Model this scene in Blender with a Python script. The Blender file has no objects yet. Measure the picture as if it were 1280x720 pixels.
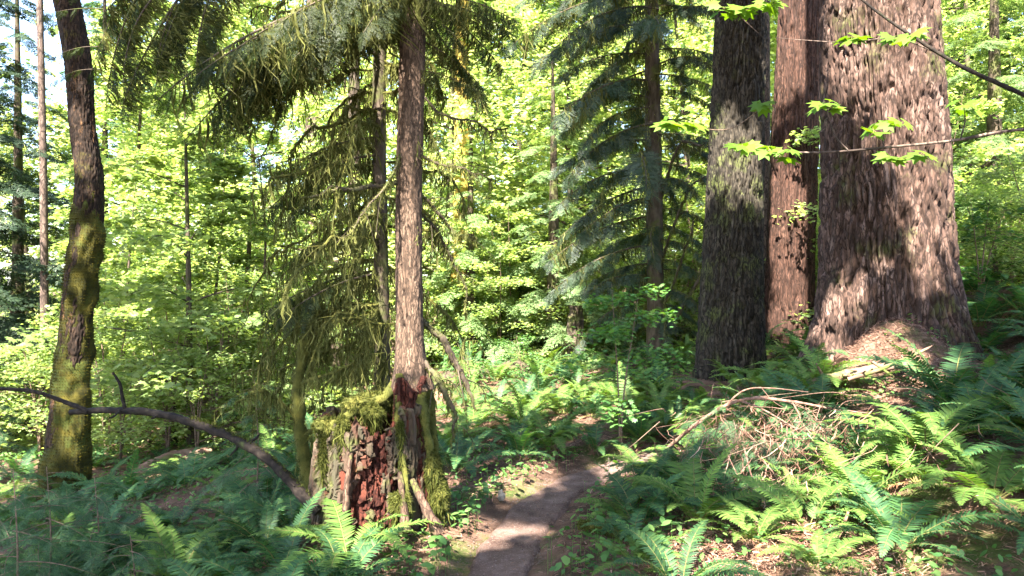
import bpy, math, random
import numpy as np

C = bpy.context.scene.collection
SC = bpy.context.scene
rng = np.random.default_rng(11)
random.seed(5)
PI = math.pi
F = 924.0            # focal length in pixels of the 1280 wide photograph (26 mm equivalent)
EYE = 1.6


def P(px, py, Y):
    return np.array([(px - 640) / F * Y, Y, EYE - (py - 360) / F * Y])


# ------------------------------------------------------------------ noise
def _hash(ix, iy, iz, k=0):
    h = (ix.astype(np.int64) * 374761393 + iy.astype(np.int64) * 668265263 + iz.astype(np.int64) * 1911520717 + k * 974634541)
    h = (h ^ (h >> 13)) * 1274126177
    h &= 0xFFFFFFFF
    h = (h ^ (h >> 16)) * 2246822519
    h &= 0xFFFFFFFF
    h ^= h >> 15
    return (h & 0xFFFFFF).astype(np.float64) / 0xFFFFFF


def vnoise(p, k=0):
    p = np.asarray(p, float)
    i = np.floor(p).astype(np.int64)
    f = p - i
    f = f * f * (3 - 2 * f)
    r = 0
    for dx in (0, 1):
        for dy in (0, 1):
            for dz in (0, 1):
                w = (f[..., 0] if dx else 1 - f[..., 0]) * (f[..., 1] if dy else 1 - f[..., 1]) * (f[..., 2] if dz else 1 - f[..., 2])
                r = r + w * _hash(i[..., 0] + dx, i[..., 1] + dy, i[..., 2] + dz, k)
    return r


def fbm(p, o=4, k=0):
    a, s, t = 1.0, 0, 0
    p = np.asarray(p, float)
    for j in range(o):
        s = s + a * vnoise(p, k + j)
        t += a
        p = p * 2.03 + 7.1
        a *= 0.5
    return s / t


def worley(u, v, per, k=0):
    """F2-F1 of a jittered lattice, periodic in u; also a random value of the nearest cell."""
    iu, iv = np.floor(u).astype(np.int64), np.floor(v).astype(np.int64)
    f1 = np.full(u.shape, 9.0)
    f2 = np.full(u.shape, 9.0)
    rid = np.zeros(u.shape)
    for du in (-1, 0, 1):
        for dv in (-1, 0, 1):
            cu, cv = iu + du, iv + dv
            cm = np.mod(cu, per)
            z = np.zeros_like(cm)
            x = cu + 0.1 + 0.8 * _hash(cm, cv, z, k)
            y = cv + 0.1 + 0.8 * _hash(cm, cv, z, k + 1)
            d = np.hypot(u - x, v - y)
            near = d < f1
            f2 = np.where(near, f1, np.minimum(f2, d))
            rid = np.where(near, _hash(cm, cv, z, k + 2), rid)
            f1 = np.where(near, d, f1)
    return f2 - f1, rid


def sstep(a, b, x):
    t = np.clip((x - a) / (b - a), 0, 1)
    return t * t * (3 - 2 * t)


# ------------------------------------------------------------------ meshes
class Acc:
    def __init__(self):
        self.v, self.f, self.n = [], [], 0

    def add(self, v, f, mi=0):
        v = np.asarray(v, float).reshape(-1, 3)
        f = np.asarray(f, np.int64)
        self.v.append(v)
        self.f.append((f + self.n, mi))
        self.n += len(v)

    def inst(self, tv, tf, M, T, mi=0):
        """copies of a template: M (N,3,3) with columns = axes, T (N,3); tf a list of face arrays"""
        N = len(T)
        if N == 0:
            return
        v = np.einsum('nij,kj->nki', M, tv) + T[:, None, :]
        off = (np.arange(N) * len(tv))[:, None, None]
        for q in (tf if isinstance(tf, list) else [tf]):
            q = np.asarray(q)
            self.f.append((((q[None] + off).reshape(-1, q.shape[1])) + self.n, mi))
        self.v.append(v.reshape(-1, 3))
        self.n += N * len(tv)

    def arrays(self):
        return np.concatenate(self.v), self.f

    def mesh(self, name, mats, smooth=True):
        me = bpy.data.meshes.new(name)
        V = np.concatenate(self.v) if self.v else np.zeros((0, 3))
        me.vertices.add(len(V))
        me.vertices.foreach_set('co', V.astype(np.float32).ravel())
        lv = np.concatenate([f.ravel() for f, _ in self.f])
        tot = np.concatenate([np.full(len(f), f.shape[1]) for f, _ in self.f])
        mi = np.concatenate([np.full(len(f), m) for f, m in self.f])
        me.loops.add(len(lv))
        me.loops.foreach_set('vertex_index', lv.astype(np.int32))
        me.polygons.add(len(tot))
        st = np.zeros(len(tot), np.int32)
        st[1:] = np.cumsum(tot)[:-1]
        me.polygons.foreach_set('loop_start', st)
        me.polygons.foreach_set('material_index', mi.astype(np.int32))
        me.polygons.foreach_set('use_smooth', np.full(len(tot), bool(smooth)))
        me.update(calc_edges=True)
        for m in (mats if isinstance(mats, (list, tuple)) else [mats]):
            me.materials.append(m)
        return me


def link(name, data, parent=None, loc=(0, 0, 0), rot=(0, 0, 0), sc=1.0):
    o = bpy.data.objects.new(name, data)
    C.objects.link(o)
    o.parent = parent
    o.location = loc
    o.rotation_euler = rot
    o.scale = (sc, sc, sc) if np.isscalar(sc) else sc
    return o


def tag(o, label=None, cat=None, group=None, kind=None):
    if label:
        o['label'] = label
    if cat:
        o['category'] = cat
    if group:
        o['group'] = group
    if kind:
        o['kind'] = kind
    return o


def thing(name, label, cat, loc=(0, 0, 0), rz=0.0, group=None, sc=1.0):
    o = link(name, None, None, loc, (0, 0, rz), sc)
    o.empty_display_size = 0.1
    return tag(o, label, cat, group)


def dup(root, loc, rz, sc, label, group=None):
    def cp(o, par):
        c = o.copy()
        C.objects.link(c)
        c.parent = par
        for ch in o.children:
            cp(ch, c)
        return c
    r = cp(root, None)
    r.location = loc
    r.rotation_euler = (0, 0, rz)
    r.scale = (sc, sc, sc) if np.isscalar(sc) else sc
    r['label'] = label
    if group:
        r['group'] = group
    return r


def norm(a):
    return a / np.maximum(np.linalg.norm(a, axis=-1, keepdims=True), 1e-9)


def frames(d, up):
    """columns: x = d, y = side, z = normal close to up"""
    d = norm(d)
    s = norm(np.cross(up, d))
    n = np.cross(d, s)
    return np.stack([d, s, n], axis=-1)


def spline(pts, n):
    """Catmull-Rom through pts, n samples, any dimension"""
    p = np.asarray(pts, float)
    p = np.vstack([2 * p[0] - p[1], p, 2 * p[-1] - p[-2]])
    m = len(p) - 3
    t = np.linspace(0, m - 1e-6, n)
    i = t.astype(int)
    u = (t - i)[:, None]
    a, b, c, d = p[i], p[i + 1], p[i + 2], p[i + 3]
    return 0.5 * (2 * b + (c - a) * u + (2 * a - 5 * b + 4 * c - d) * u ** 2 + (3 * b - a - 3 * c + d) * u ** 3)


def tube(acc, pts, rad, sides=6, mi=0, rough=0.0, k=0):
    pts = np.asarray(pts, float)
    n = len(pts)
    rad = np.broadcast_to(np.asarray(rad, float), (n,))
    t = norm(np.gradient(pts, axis=0))
    ref = np.array([0, 0, 1.0]) if abs(t[0, 2]) < 0.9 else np.array([1.0, 0, 0])
    ss, s = [], norm(np.cross(ref, t[0]))
    for i in range(n):
        s = norm(s - t[i] * np.dot(s, t[i]))
        ss.append(s)
    ss = np.array(ss)
    bb = np.cross(t, ss)
    th = np.arange(sides) * 2 * PI / sides
    r = np.repeat(rad[:, None], sides, 1)
    dirs = ss[:, None] * np.cos(th)[None, :, None] + bb[:, None] * np.sin(th)[None, :, None]
    if rough:
        q = pts[:, None] + dirs * rad[:, None, None]
        r = r * (1 + rough * 1.5 * (fbm(q / max(rad.max(), .004) * 0.7, 4, k) - 0.5) * 2)
    V = pts[:, None] + dirs * r[..., None]
    i = np.arange(n - 1)[:, None] * sides
    j = np.arange(sides)[None]
    j2 = (j + 1) % sides
    Fq = np.stack([i + j, i + j2, i + sides + j2, i + sides + j], -1).reshape(-1, 4)
    V = V.reshape(-1, 3)
    acc.add(V, Fq, mi)
    e = np.vstack([V[:sides], pts[:1]])
    acc.add(e, [[(a + 1) % sides, a, sides] for a in range(sides)], mi)
    e = np.vstack([V[-sides:], pts[-1:]])
    acc.add(e, [[a, (a + 1) % sides, sides] for a in range(sides)], mi)


def rot_rand(N, tilt, r=None):
    """random headings with the normal tilted from vertical by about `tilt`"""
    r = r or rng
    a = r.uniform(0, 2 * PI, N)
    up = np.stack([r.normal(0, tilt, N), r.normal(0, tilt, N), np.ones(N)], -1)
    d = np.stack([np.cos(a), np.sin(a), r.normal(-.15, tilt, N)], -1)
    return frames(d, norm(up))


# ------------------------------------------------------------------ terrain
CP = np.array([
    (-.3, 0, 0), (-.3, 1.5, 0), (-.2, 3, 0), (-.1, 4.1, 0), (0, 4.9, 0), (.4, 5.9, 0), (.75, 6.4, 0), (1.5, 7.5, -.03), (2.2, 9, .08),
    (-2, 2, -.3), (-2, 4, -.42), (-2.4, 5.5, -.5), (-4, 4, -.6), (-1.1, 4.9, -.02), (-.7, 4.2, -.03), (-4.8, 8, -.68), (-4, 9, -.62), (-6, 12, -1.05),
    (-10, 14, -1.4), (-8, 20, -1.8), (-15, 25, -2.3), (-3, 10, -.6), (-1.6, 6.6, -.2), (-8, 5, -.8), (-25, 10, -2), (-30, 40, -2.5),
    (-.5, 8, -.1), (.5, 9.5, .02), (-.5, 13, .1), (1, 14, .05), (0, 20, -.2), (0, 30, 0.3), (0, 60, 1), (-.4, 6.6, -.05),
    (1.1, 4, .14), (1.8, 4, .25), (1.2, 2.5, .15), (3.0, 4.5, .68), (1.6, 5.6, .25), (2.2, 6.2, .38), (3, 7, .55), (3.8, 7.3, .68), (4.3, 8.4, .86), (3.1, 10.5, .36),
    (4.85, 13, .66), (2.3, 12, .16), (5.6, 6, 1.45), (7, 10, 1.7), (10, 14, 2.0), (6, 3, 1.4), (15, 20, 2), (5, 20, .8), (10, 40, 1.8), (40, 40, 4), (20, 5, 2.5)])


def H(x, y):
    x = np.asarray(x, float)
    y = np.asarray(y, float)
    d2 = (x[..., None] - CP[:, 0]) ** 2 + (y[..., None] - CP[:, 1]) ** 2
    w = 1 / (d2 + 0.12 + 0.004 * (CP[:, 0] ** 2 + CP[:, 1] ** 2)) ** 1.8
    z = (w * CP[:, 2]).sum(-1) / w.sum(-1)
    pd = path_dist(x, y)
    q = np.stack([x, y, 0 * x], -1)
    m = sstep(.25, .7, pd)
    z = z + .58 * np.exp(-(((x - 3.95) / .55) ** 2 + ((y - 7.6) / .5) ** 2))
    return z + m * (0.16 * (fbm(q / 1.3, 3, 3) - .5) + 0.07 * (fbm(q / .28, 3, 9) - .5)) + 0.02 * (fbm(q / .3, 2, 5) - .5)


PATH = spline([(-.35, -1), (-.3, 1.5), (-.22, 3), (-.1, 4.1), (.03, 4.9), (.36, 5.9), (.78, 6.5), (1.25, 6.85), (1.75, 7.1)], 80)


def path_dist(x, y):
    d = (np.asarray(x)[..., None] - PATH[:, 0]) ** 2 + (np.asarray(y)[..., None] - PATH[:, 1]) ** 2
    return np.sqrt(d.min(-1))


def h1(x, y):
    return float(H(np.array([x]), np.array([y]))[0])


# ------------------------------------------------------------------ materials
class NT:
    def __init__(self, name):
        self.m = bpy.data.materials.new(name)
        self.m.use_nodes = True
        self.t = self.m.node_tree
        self.t.nodes.clear()
        self.out = self.n('OutputMaterial')

    def n(self, typ, **kw):
        x = self.t.nodes.new('ShaderNode' + typ)
        for k, v in kw.items():
            if hasattr(x, k):
                setattr(x, k, v)
            else:
                x.inputs[k].default_value = v
        return x

    def l(self, a, b):
        self.t.links.new(a, b)

    def ramp(self, fac, stops):
        r = self.n('ValToRGB')
        e = r.color_ramp.elements
        while len(e) < len(stops):
            e.new(0.5)
        for i, (p, c) in enumerate(stops):
            e[i].position = p
            e[i].color = (*c, 1) if len(c) == 3 else c
        self.l(fac, r.inputs[0])
        return r.outputs[0]

    def noise(self, scale, vec=None, detail=4, rough=.55, mapscale=None):
        tc = self.n('TexCoord').outputs['Object'] if vec is None else vec
        if mapscale:
            mp = self.n('Mapping')
            mp.inputs['Scale'].default_value = mapscale
            self.l(tc, mp.inputs[0])
            tc = mp.outputs[0]
        x = self.n('TexNoise')
        x.inputs['Scale'].default_value = scale
        x.inputs['Detail'].default_value = detail
        x.inputs['Roughness'].default_value = rough
        self.l(tc, x.inputs['Vector'])
        return x.outputs[0]

    def mix(self, fac, a, b, blend='MIX'):
        x = self.n('Mix', data_type='RGBA', blend_type=blend)
        for s, v in ((x.inputs[0], fac), (x.inputs[6], a), (x.inputs[7], b)):
            if hasattr(v, 'links') or isinstance(v, bpy.types.NodeSocket):
                self.l(v, s)
            elif isinstance(v, (tuple, list)):
                s.default_value = (*v, 1)
            else:
                s.default_value = v
        return x.outputs[2]


def leaf_mat(name, stops, trans, tf=0.4, gloss=0.06, rough=.45, objvar=.25):
    t = NT(name)
    g = t.n('NewGeometry')
    oi = t.n('ObjectInfo')
    col = t.ramp(g.outputs['Random Per Island'], stops)
    hs = t.n('HueSaturation')
    mr = t.n('MapRange')
    mr.inputs[3].default_value = 1 - objvar
    mr.inputs[4].default_value = 1 + objvar
    t.l(oi.outputs['Random'], mr.inputs[0])
    t.l(mr.outputs[0], hs.inputs['Value'])
    t.l(col, hs.inputs['Color'])
    col = hs.outputs[0]
    d = t.n('BsdfDiffuse')
    t.l(col, d.inputs[0])
    tr = t.n('BsdfTranslucent')
    t.l(t.mix(1.0, col, trans, 'MULTIPLY'), tr.inputs[0])
    mx = t.n('MixShader')
    mx.inputs[0].default_value = tf
    t.l(d.outputs[0], mx.inputs[1])
    t.l(tr.outputs[0], mx.inputs[2])
    gl = t.n('BsdfGlossy')
    gl.inputs['Roughness'].default_value = max(rough, .55)
    mg = t.n('MixShader')
    mg.inputs[0].default_value = gloss * .45
    t.l(mx.outputs[0], mg.inputs[1])
    t.l(gl.outputs[0], mg.inputs[2])
    t.l(mg.outputs[0], t.out.inputs[0])
    return t.m


def rough_mat(name, a, b, c, scale=12, stretch=(1, 1, 1), moss=None, moss_at=.6, moss_scale=2.5, bump=.3, bumpscale=60, rough=.9, light=None, crack=None):
    t = NT(name)
    n1 = t.noise(scale, mapscale=stretch, detail=6)
    col = t.ramp(n1, [(.3, a), (.5, b), (.72, c)])
    if light:
        n3 = t.noise(scale * .35, mapscale=stretch, detail=5, rough=.7)
        col = t.mix(t.ramp(n3, [(.55, (0, 0, 0)), (.66, (1, 1, 1))]), col, light)
    if moss:
        n2 = t.noise(moss_scale, detail=6, rough=.65)
        mc = t.mix(t.noise(25, detail=3), tuple(x * .55 for x in moss), tuple(x * 1.3 for x in moss))
        col = t.mix(t.ramp(n2, [(moss_at - .05, (0, 0, 0)), (moss_at + .05, (1, 1, 1))]), col, mc)
    if crack:
        tc = t.n('TexCoord').outputs['Object']
        nz = t.n('TexNoise')
        nz.inputs['Scale'].default_value = .35 / crack[0]
        nz.inputs['Detail'].default_value = 4
        t.l(tc, nz.inputs['Vector'])
        va = t.n('VectorMath', operation='MULTIPLY_ADD')
        t.l(nz.outputs['Color'], va.inputs[0])
        va.inputs[1].default_value = (crack[0] * 2.2, crack[0] * 2.2, crack[1] * .8)
        t.l(tc, va.inputs[2])
        mp = t.n('Mapping')
        mp.inputs['Scale'].default_value = (1 / crack[0], 1 / crack[0], 1 / crack[1])
        t.l(va.outputs[0], mp.inputs[0])
        vo = t.n('TexVoronoi', feature='DISTANCE_TO_EDGE')
        vo.inputs['Scale'].default_value = 1
        t.l(mp.outputs[0], vo.inputs['Vector'])
        col = t.mix(t.ramp(vo.outputs['Distance'], [(crack[2] * .3, (.92, .92, .92)), (crack[2], (0, 0, 0))]), col, tuple(x_ * .22 for x_ in b))
        fl = t.noise(1.6 / crack[0], mapscale=(1, 1, .3), detail=5, rough=.75)
        col = t.mix(t.ramp(fl, [(.40, (.75, .75, .75)), (.54, (0, 0, 0))]), col, tuple(x_ * .38 for x_ in b))
    p = t.n('BsdfPrincipled')
    p.inputs['Roughness'].default_value = rough
    p.inputs['Specular IOR Level'].default_value = .2
    t.l(col, p.inputs['Base Color'])
    bp = t.n('Bump')
    bp.inputs['Strength'].default_value = bump
    bp.inputs['Distance'].default_value = .01
    t.l(t.noise(bumpscale, mapscale=stretch, detail=5, rough=.7), bp.inputs['Height'])
    t.l(bp.outputs[0], p.inputs['Normal'])
    t.l(p.outputs[0], t.out.inputs[0])
    return t.m


M = {}
M['fir_bark'] = rough_mat('fir_bark', (.024, .014, .010), (.078, .046, .035), (.18, .122, .10), 9, (1, 1, .3), moss=(.05, .055, .016), moss_at=.60, moss_scale=1.6, bump=.5, bumpscale=40, crack=(.055, .26, .14))
M['grey_bark'] = rough_mat('grey_bark', (.016, .013, .009), (.036, .029, .021), (.072, .060, .045), 10, (1, 1, .3), moss=(.07, .08, .025), moss_at=.56, moss_scale=2.2, bump=.5, bumpscale=40, crack=(.045, .24, .16))
M['cedar_bark'] = rough_mat('cedar_bark', (.020, .010, .007), (.052, .025, .017), (.10, .054, .038), 16, (1, 1, .08), bump=.5, bumpscale=50, crack=(.045, .9, .14))
M['hemlock_bark'] = rough_mat('hemlock_bark', (.045, .028, .018), (.105, .067, .046), (.175, .118, .082), 30, (1, 1, .12), moss=(.06, .07, .02), moss_at=.68, bump=.5, bumpscale=70, crack=(.020, .16, .16))
M['dark_bark'] = rough_mat('dark_bark', (.022, .016, .011), (.05, .037, .026), (.09, .07, .05), 20, (1, 1, .3), moss=(.06, .07, .018), moss_at=.55)
M['maple_bark'] = rough_mat('maple_bark', (.010, .006, .004), (.028, .016, .010), (.06, .035, .021), 22, (1, 1, .22), light=(.17, .085, .034), moss=(.05, .042, .009), moss_at=.60, bump=.6, crack=(.03, .12, .16))
M['pale_bark'] = rough_mat('pale_bark', (.05, .035, .027), (.10, .07, .056), (.17, .125, .10), 14, (1, 1, .25), bump=.3, crack=(.05, .2, .12))
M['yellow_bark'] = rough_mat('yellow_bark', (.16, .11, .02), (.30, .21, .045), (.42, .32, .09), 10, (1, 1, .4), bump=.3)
M['twig'] = rough_mat('twig', (.06, .04, .028), (.12, .08, .055), (.20, .14, .10), 40, bump=.2)
M['red_twig'] = rough_mat('red_twig', (.06, .03, .021), (.125, .07, .05), (.20, .125, .098), 40, bump=.2)
M['dead_branch'] = rough_mat('dead_branch', (.006, .0045, .004), (.014, .010, .008), (.036, .027, .02), 30, moss=(.05, .06, .018), moss_at=.66, moss_scale=6, bump=.4)
M['old_wood'] = rough_mat('old_wood', (.03, .017, .012), (.085, .05, .034), (.19, .125, .085), 18, (1, 1, .14), moss=(.07, .085, .02), moss_at=.55, moss_scale=5, bump=.6, bumpscale=60, crack=(.03, .2, .12))
M['red_rot'] = rough_mat('red_rot', (.022, .006, .004), (.06, .015, .009), (.12, .036, .020), 14, (1, 1, .3), bump=.6, bumpscale=50, crack=(.03, .06, .12))
M['log_wood'] = rough_mat('log_wood', (.07, .038, .027), (.15, .09, .065), (.25, .165, .125), 14, (.2, 1, 1), moss=(.07, .09, .02), moss_at=.56, moss_scale=3)
M['moss'] = leaf_mat('moss', [(0, (.022, .028, .006)), (.5, (.045, .052, .010)), (1, (.085, .088, .02))], (1.2, 1.15, .6), .3, .01, .7, .15)
M['gold_fuzz'] = leaf_mat('gold_fuzz', [(0, (.030, .028, .005)), (.5, (.055, .048, .008)), (1, (.095, .08, .013))], (1.2, 1.1, .6), .3, .0, .7, .1)
M['moss_body'] = rough_mat('moss_body', (.030, .034, .008), (.062, .064, .013), (.11, .10, .022), 14, bump=.9, bumpscale=90, rough=1)
M['gold_moss'] = rough_mat('gold_moss', (.012, .012, .003), (.030, .028, .005), (.075, .062, .009), 9, bump=.9, bumpscale=80, rough=1, moss=(.05, .06, .012), moss_at=.55, moss_scale=4)
M['hang_moss'] = leaf_mat('hang_moss', [(0, (.045, .050, .015)), (.5, (.095, .10, .03)), (1, (.16, .16, .06))], (1.1, 1.1, .7), .35, .0, .7, .2)
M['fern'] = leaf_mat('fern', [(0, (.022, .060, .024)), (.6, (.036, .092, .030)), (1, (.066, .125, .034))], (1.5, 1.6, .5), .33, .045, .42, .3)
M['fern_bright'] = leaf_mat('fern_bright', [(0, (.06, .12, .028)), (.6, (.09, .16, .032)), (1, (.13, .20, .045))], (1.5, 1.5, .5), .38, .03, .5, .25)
M['fern_dead'] = leaf_mat('fern_dead', [(0, (.10, .05, .03)), (.6, (.18, .095, .055)), (1, (.26, .15, .09))], (1, .9, .7), .25, .02, .6, .25)
M['rachis'] = rough_mat('rachis', (.07, .07, .02), (.12, .11, .035), (.17, .14, .05), 30, bump=.1)
M['maple_leaf'] = leaf_mat('maple_leaf', [(0, (.10, .165, .05)), (.5, (.175, .245, .085)), (1, (.27, .33, .14))], (1.8, 1.7, .85), .54, .03, .5, .2)
M['fore_leaf'] = leaf_mat('fore_leaf', [(0, (.055, .12, .010)), (.5, (.085, .155, .013)), (1, (.13, .19, .02))], (1.6, 1.5, .35), .45, .05, .4, .1)
M['far_leaf'] = leaf_mat('far_leaf', [(0, (.11, .175, .07)), (.4, (.20, .27, .11)), (.8, (.30, .35, .18)), (1, (.42, .43, .30))], (1.75, 1.7, .8), .54, .03, .5, .25)
M['needle'] = leaf_mat('needle', [(0, (.022, .058, .026)), (.6, (.040, .090, .036)), (1, (.065, .12, .045))], (1.5, 1.5, .6), .30, .05, .4, .2)
M['needle_olive'] = leaf_mat('needle_olive', [(0, (.011, .020, .005)), (.6, (.020, .033, .008)), (1, (.038, .050, .013))], (1.5, 1.5, .5), .32, .03, .5, .2)
M['needle_blue'] = leaf_mat('needle_blue', [(0, (.010, .025, .011)), (.6, (.019, .040, .018)), (1, (.038, .064, .027))], (1.4, 1.5, .6), .30, .07, .4, .2)
M['needle_light'] = leaf_mat('needle_light', [(0, (.07, .13, .05)), (.6, (.13, .20, .075)), (1, (.21, .27, .12))], (1.8, 1.75, .8), .46, .04, .45, .25)
M['herb'] = leaf_mat('herb', [(0, (.035, .095, .025)), (.6, (.065, .15, .032)), (1, (.11, .19, .045))], (1.5, 1.5, .5), .38, .06, .4, .2)
M['litter'] = leaf_mat('litter', [(0, (.07, .035, .022)), (.4, (.15, .08, .055)), (.8, (.25, .145, .105)), (1, (.36, .24, .18))], (.8, .8, .8), .12, .02, .6, .1)
M['grit'] = rough_mat('grit', (.05, .036, .03), (.10, .075, .064), (.18, .14, .125), 8, bump=.1)
M['stone'] = rough_mat('stone', (.06, .055, .05), (.11, .105, .095), (.16, .155, .145), 12, bump=.4)


def stump_mat():
    t = NT('stump_wood')
    at = t.n('Attribute', attribute_name='tint')
    col = t.ramp(at.outputs['Fac'], [(0, (.08, .020, .011)), (.25, (.065, .028, .017)), (.5, (.062, .040, .027)), (.75, (.045, .040, .024)), (1, (.075, .052, .036))])
    fb = t.noise(22, mapscale=(1, 1, .14), detail=6, rough=.7)
    col = t.mix(t.ramp(fb, [(.35, (.75, .75, .75)), (.55, (0, 0, 0))]), col, (.022, .013, .009))
    col = t.mix(t.ramp(t.noise(6, detail=5), [(.55, (0, 0, 0)), (.66, (.85, .85, .85))]), col, (.055, .062, .016))
    p = t.n('BsdfPrincipled')
    p.inputs['Roughness'].default_value = .9
    p.inputs['Specular IOR Level'].default_value = .2
    t.l(col, p.inputs['Base Color'])
    b = t.n('Bump')
    b.inputs['Strength'].default_value = .7
    b.inputs['Distance'].default_value = .01
    t.l(t.noise(60, mapscale=(1, 1, .2), detail=5, rough=.7), b.inputs['Height'])
    t.l(b.outputs[0], p.inputs['Normal'])
    t.l(p.outputs[0], t.out.inputs[0])
    return t.m


M['stump_wood'] = stump_mat()


def ground_mat():
    t = NT('forest_floor')
    n1 = t.noise(3.0, detail=8, rough=.65)
    col = t.ramp(n1, [(.35, (.035, .022, .015)), (.5, (.085, .05, .034)), (.65, (.17, .10, .07))])
    n2 = t.noise(.8, detail=6, rough=.7)
    col = t.mix(t.ramp(n2, [(.52, (0, 0, 0)), (.6, (1, 1, 1))]), col, t.mix(t.noise(30), (.02, .035, .008), (.07, .095, .02)))
    n4 = t.noise(45, detail=4, rough=.7)
    col = t.mix(t.ramp(n4, [(.55, (0, 0, 0)), (.7, (.6, .6, .6))]), col, (.24, .15, .11))
    p = t.n('BsdfPrincipled')
    p.inputs['Roughness'].default_value = .95
    p.inputs['Specular IOR Level'].default_value = .15
    t.l(col, p.inputs['Base Color'])
    b = t.n('Bump')
    b.inputs['Strength'].default_value = .8
    b.inputs['Distance'].default_value = .02
    t.l(t.noise(35, detail=6, rough=.75), b.inputs['Height'])
    t.l(b.outputs[0], p.inputs['Normal'])
    t.l(p.outputs[0], t.out.inputs[0])
    return t.m


def path_mat():
    t = NT('trail_soil')
    n1 = t.noise(5.0, detail=8, rough=.7)
    col = t.ramp(n1, [(.32, (.048, .029, .023)), (.5, (.098, .063, .051)), (.68, (.16, .110, .092))])
    n2 = t.noise(90, detail=3, rough=.6)
    col = t.mix(t.ramp(n2, [(.57, (0, 0, 0)), (.68, (.8, .8, .8))]), col, (.22, .155, .13))
    n3 = t.noise(55, detail=3, rough=.6, mapscale=(1, 2.5, 1))
    col = t.mix(t.ramp(n3, [(.60, (0, 0, 0)), (.68, (.9, .9, .9))]), col, (.07, .038, .025))
    p = t.n('BsdfPrincipled')
    p.inputs['Roughness'].default_value = .95
    p.inputs['Specular IOR Level'].default_value = .15
    t.l(col, p.inputs['Base Color'])
    b = t.n('Bump')
    b.inputs['Strength'].default_value = .7
    b.inputs['Distance'].default_value = .012
    t.l(t.noise(70, detail=6, rough=.75), b.inputs['Height'])
    t.l(b.outputs[0], p.inputs['Normal'])
    t.l(p.outputs[0], t.out.inputs[0])
    return t.m


M['ground'] = ground_mat()
M['path'] = path_mat()

# ------------------------------------------------------------------ camera, light, world
cam = bpy.data.cameras.new('camera')
cam.lens = 26
cam.sensor_width = 36
cam.clip_end = 2000
cam.clip_start = .05
co = link('camera', cam, None, (0, 0, EYE), (PI / 2, 0, 0))
SC.camera = co
SUN_EL, SUN_AZ = 52.0, 200.0     # azimuth clockwise from +Y: behind the camera, a little to its left
SUN = np.array([math.sin(math.radians(SUN_AZ)) * math.cos(math.radians(SUN_EL)), math.cos(math.radians(SUN_AZ)) * math.cos(math.radians(SUN_EL)), math.sin(math.radians(SUN_EL))])
sl = bpy.data.lights.new('sun', 'SUN')
sl.energy = 5.0
sl.angle = math.radians(.55)
sl.color = (1, .93, .82)
so = link('sun', sl, None, (0, 0, 30))
from mathutils import Vector
so.rotation_euler = Vector(-SUN).to_track_quat('-Z', 'Y').to_euler()
w = bpy.data.worlds.new('World')
SC.world = w
w.use_nodes = True
nt = w.node_tree
bg = nt.nodes['Background']
sky = nt.nodes.new('ShaderNodeTexSky')
sky.sky_type = 'NISHITA'
sky.sun_disc = False
sky.sun_elevation = math.radians(SUN_EL)
sky.sun_rotation = math.radians(SUN_AZ)
sky.air_density = 1.0
sky.dust_density = 1.5
nt.links.new(sky.outputs[0], bg.inputs[0])
bg.inputs[1].default_value = .10
SC.view_settings.view_transform = 'Standard'
SC.view_settings.look = 'None'
SC.view_settings.gamma = 1
SC.view_settings.exposure = 3.5
SC.cycles.max_bounces = 10
SC.cycles.diffuse_bounces = 6
SC.cycles.transmission_bounces = 8
SC.cycles.glossy_bounces = 2
SC.cycles.use_denoising = True
SC.cycles.sample_clamp_indirect = 6
SC.cycles.use_adaptive_sampling = True
SC.cycles.adaptive_threshold = .02

# ------------------------------------------------------------------ ground and path
def axis(lo, hi, fine_lo, fine_hi, step):
    a = np.arange(fine_lo, fine_hi, step)
    up = fine_hi + np.cumsum(step * 1.13 ** np.arange(1, 90))
    dn = fine_lo - np.cumsum(step * 1.13 ** np.arange(1, 90))
    return np.concatenate([dn[dn > lo][::-1], a, up[up < hi]])


gx, gy = axis(-400, 400, -6, 6, .06), axis(-60, 600, 1.5, 13, .06)
X, Yg = np.meshgrid(gx, gy)
Z = np.concatenate([H(X[i:i + 20], Yg[i:i + 20]) for i in range(0, len(gy), 20)])
Z -= 0.055 * (1 - sstep(.2, .42, path_dist(X.ravel(), Yg.ravel()).reshape(X.shape)))
a = Acc()
nx, ny = len(gx), len(gy)
i = np.arange(ny - 1)[:, None] * nx
j = np.arange(nx - 1)[None]
a.add(np.stack([X, Yg, Z], -1), np.stack([i + j, i + j + 1, i + nx + j + 1, i + nx + j], -1).reshape(-1, 4))
tag(link('ground', a.mesh('ground', M['ground'])), kind='structure')

pp = spline(PATH, 300)
pt = norm(np.gradient(pp, axis=0))
nrm = np.stack([-pt[:, 1], pt[:, 0]], -1)
us = np.linspace(-1, 1, 26)
s = np.arange(300)[:, None] * .037
wl = np.interp(np.linspace(0, 1, 300), [0, .85, 1], [1, .9, .25]) * (.215 + .12 * (fbm(np.stack([s[:, 0] * 2.2, 0 * s[:, 0], 0 * s[:, 0]], -1), 3, 1) - .5))
off = us[None] * wl[:, None]
xy = pp[:, None] + nrm[:, None] * off[..., None]
z = H(xy[..., 0], xy[..., 1]) - .034 + .006 * us[None] ** 2 - .035 * sstep(.86, 1, np.abs(us))[None]
q = np.concatenate([xy, z[..., None]], -1)
z += .014 * (fbm(q / .05, 3, 4) - .5)
a = Acc()
i = np.arange(299)[:, None] * 26
j = np.arange(25)[None]
a.add(np.concatenate([xy, z[..., None]], -1), np.stack([i + j, i + 26 + j, i + 27 + j, i + j + 1], -1).reshape(-1, 4))
tag(link('path', a.mesh('path', M['path'])), kind='structure')

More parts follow.
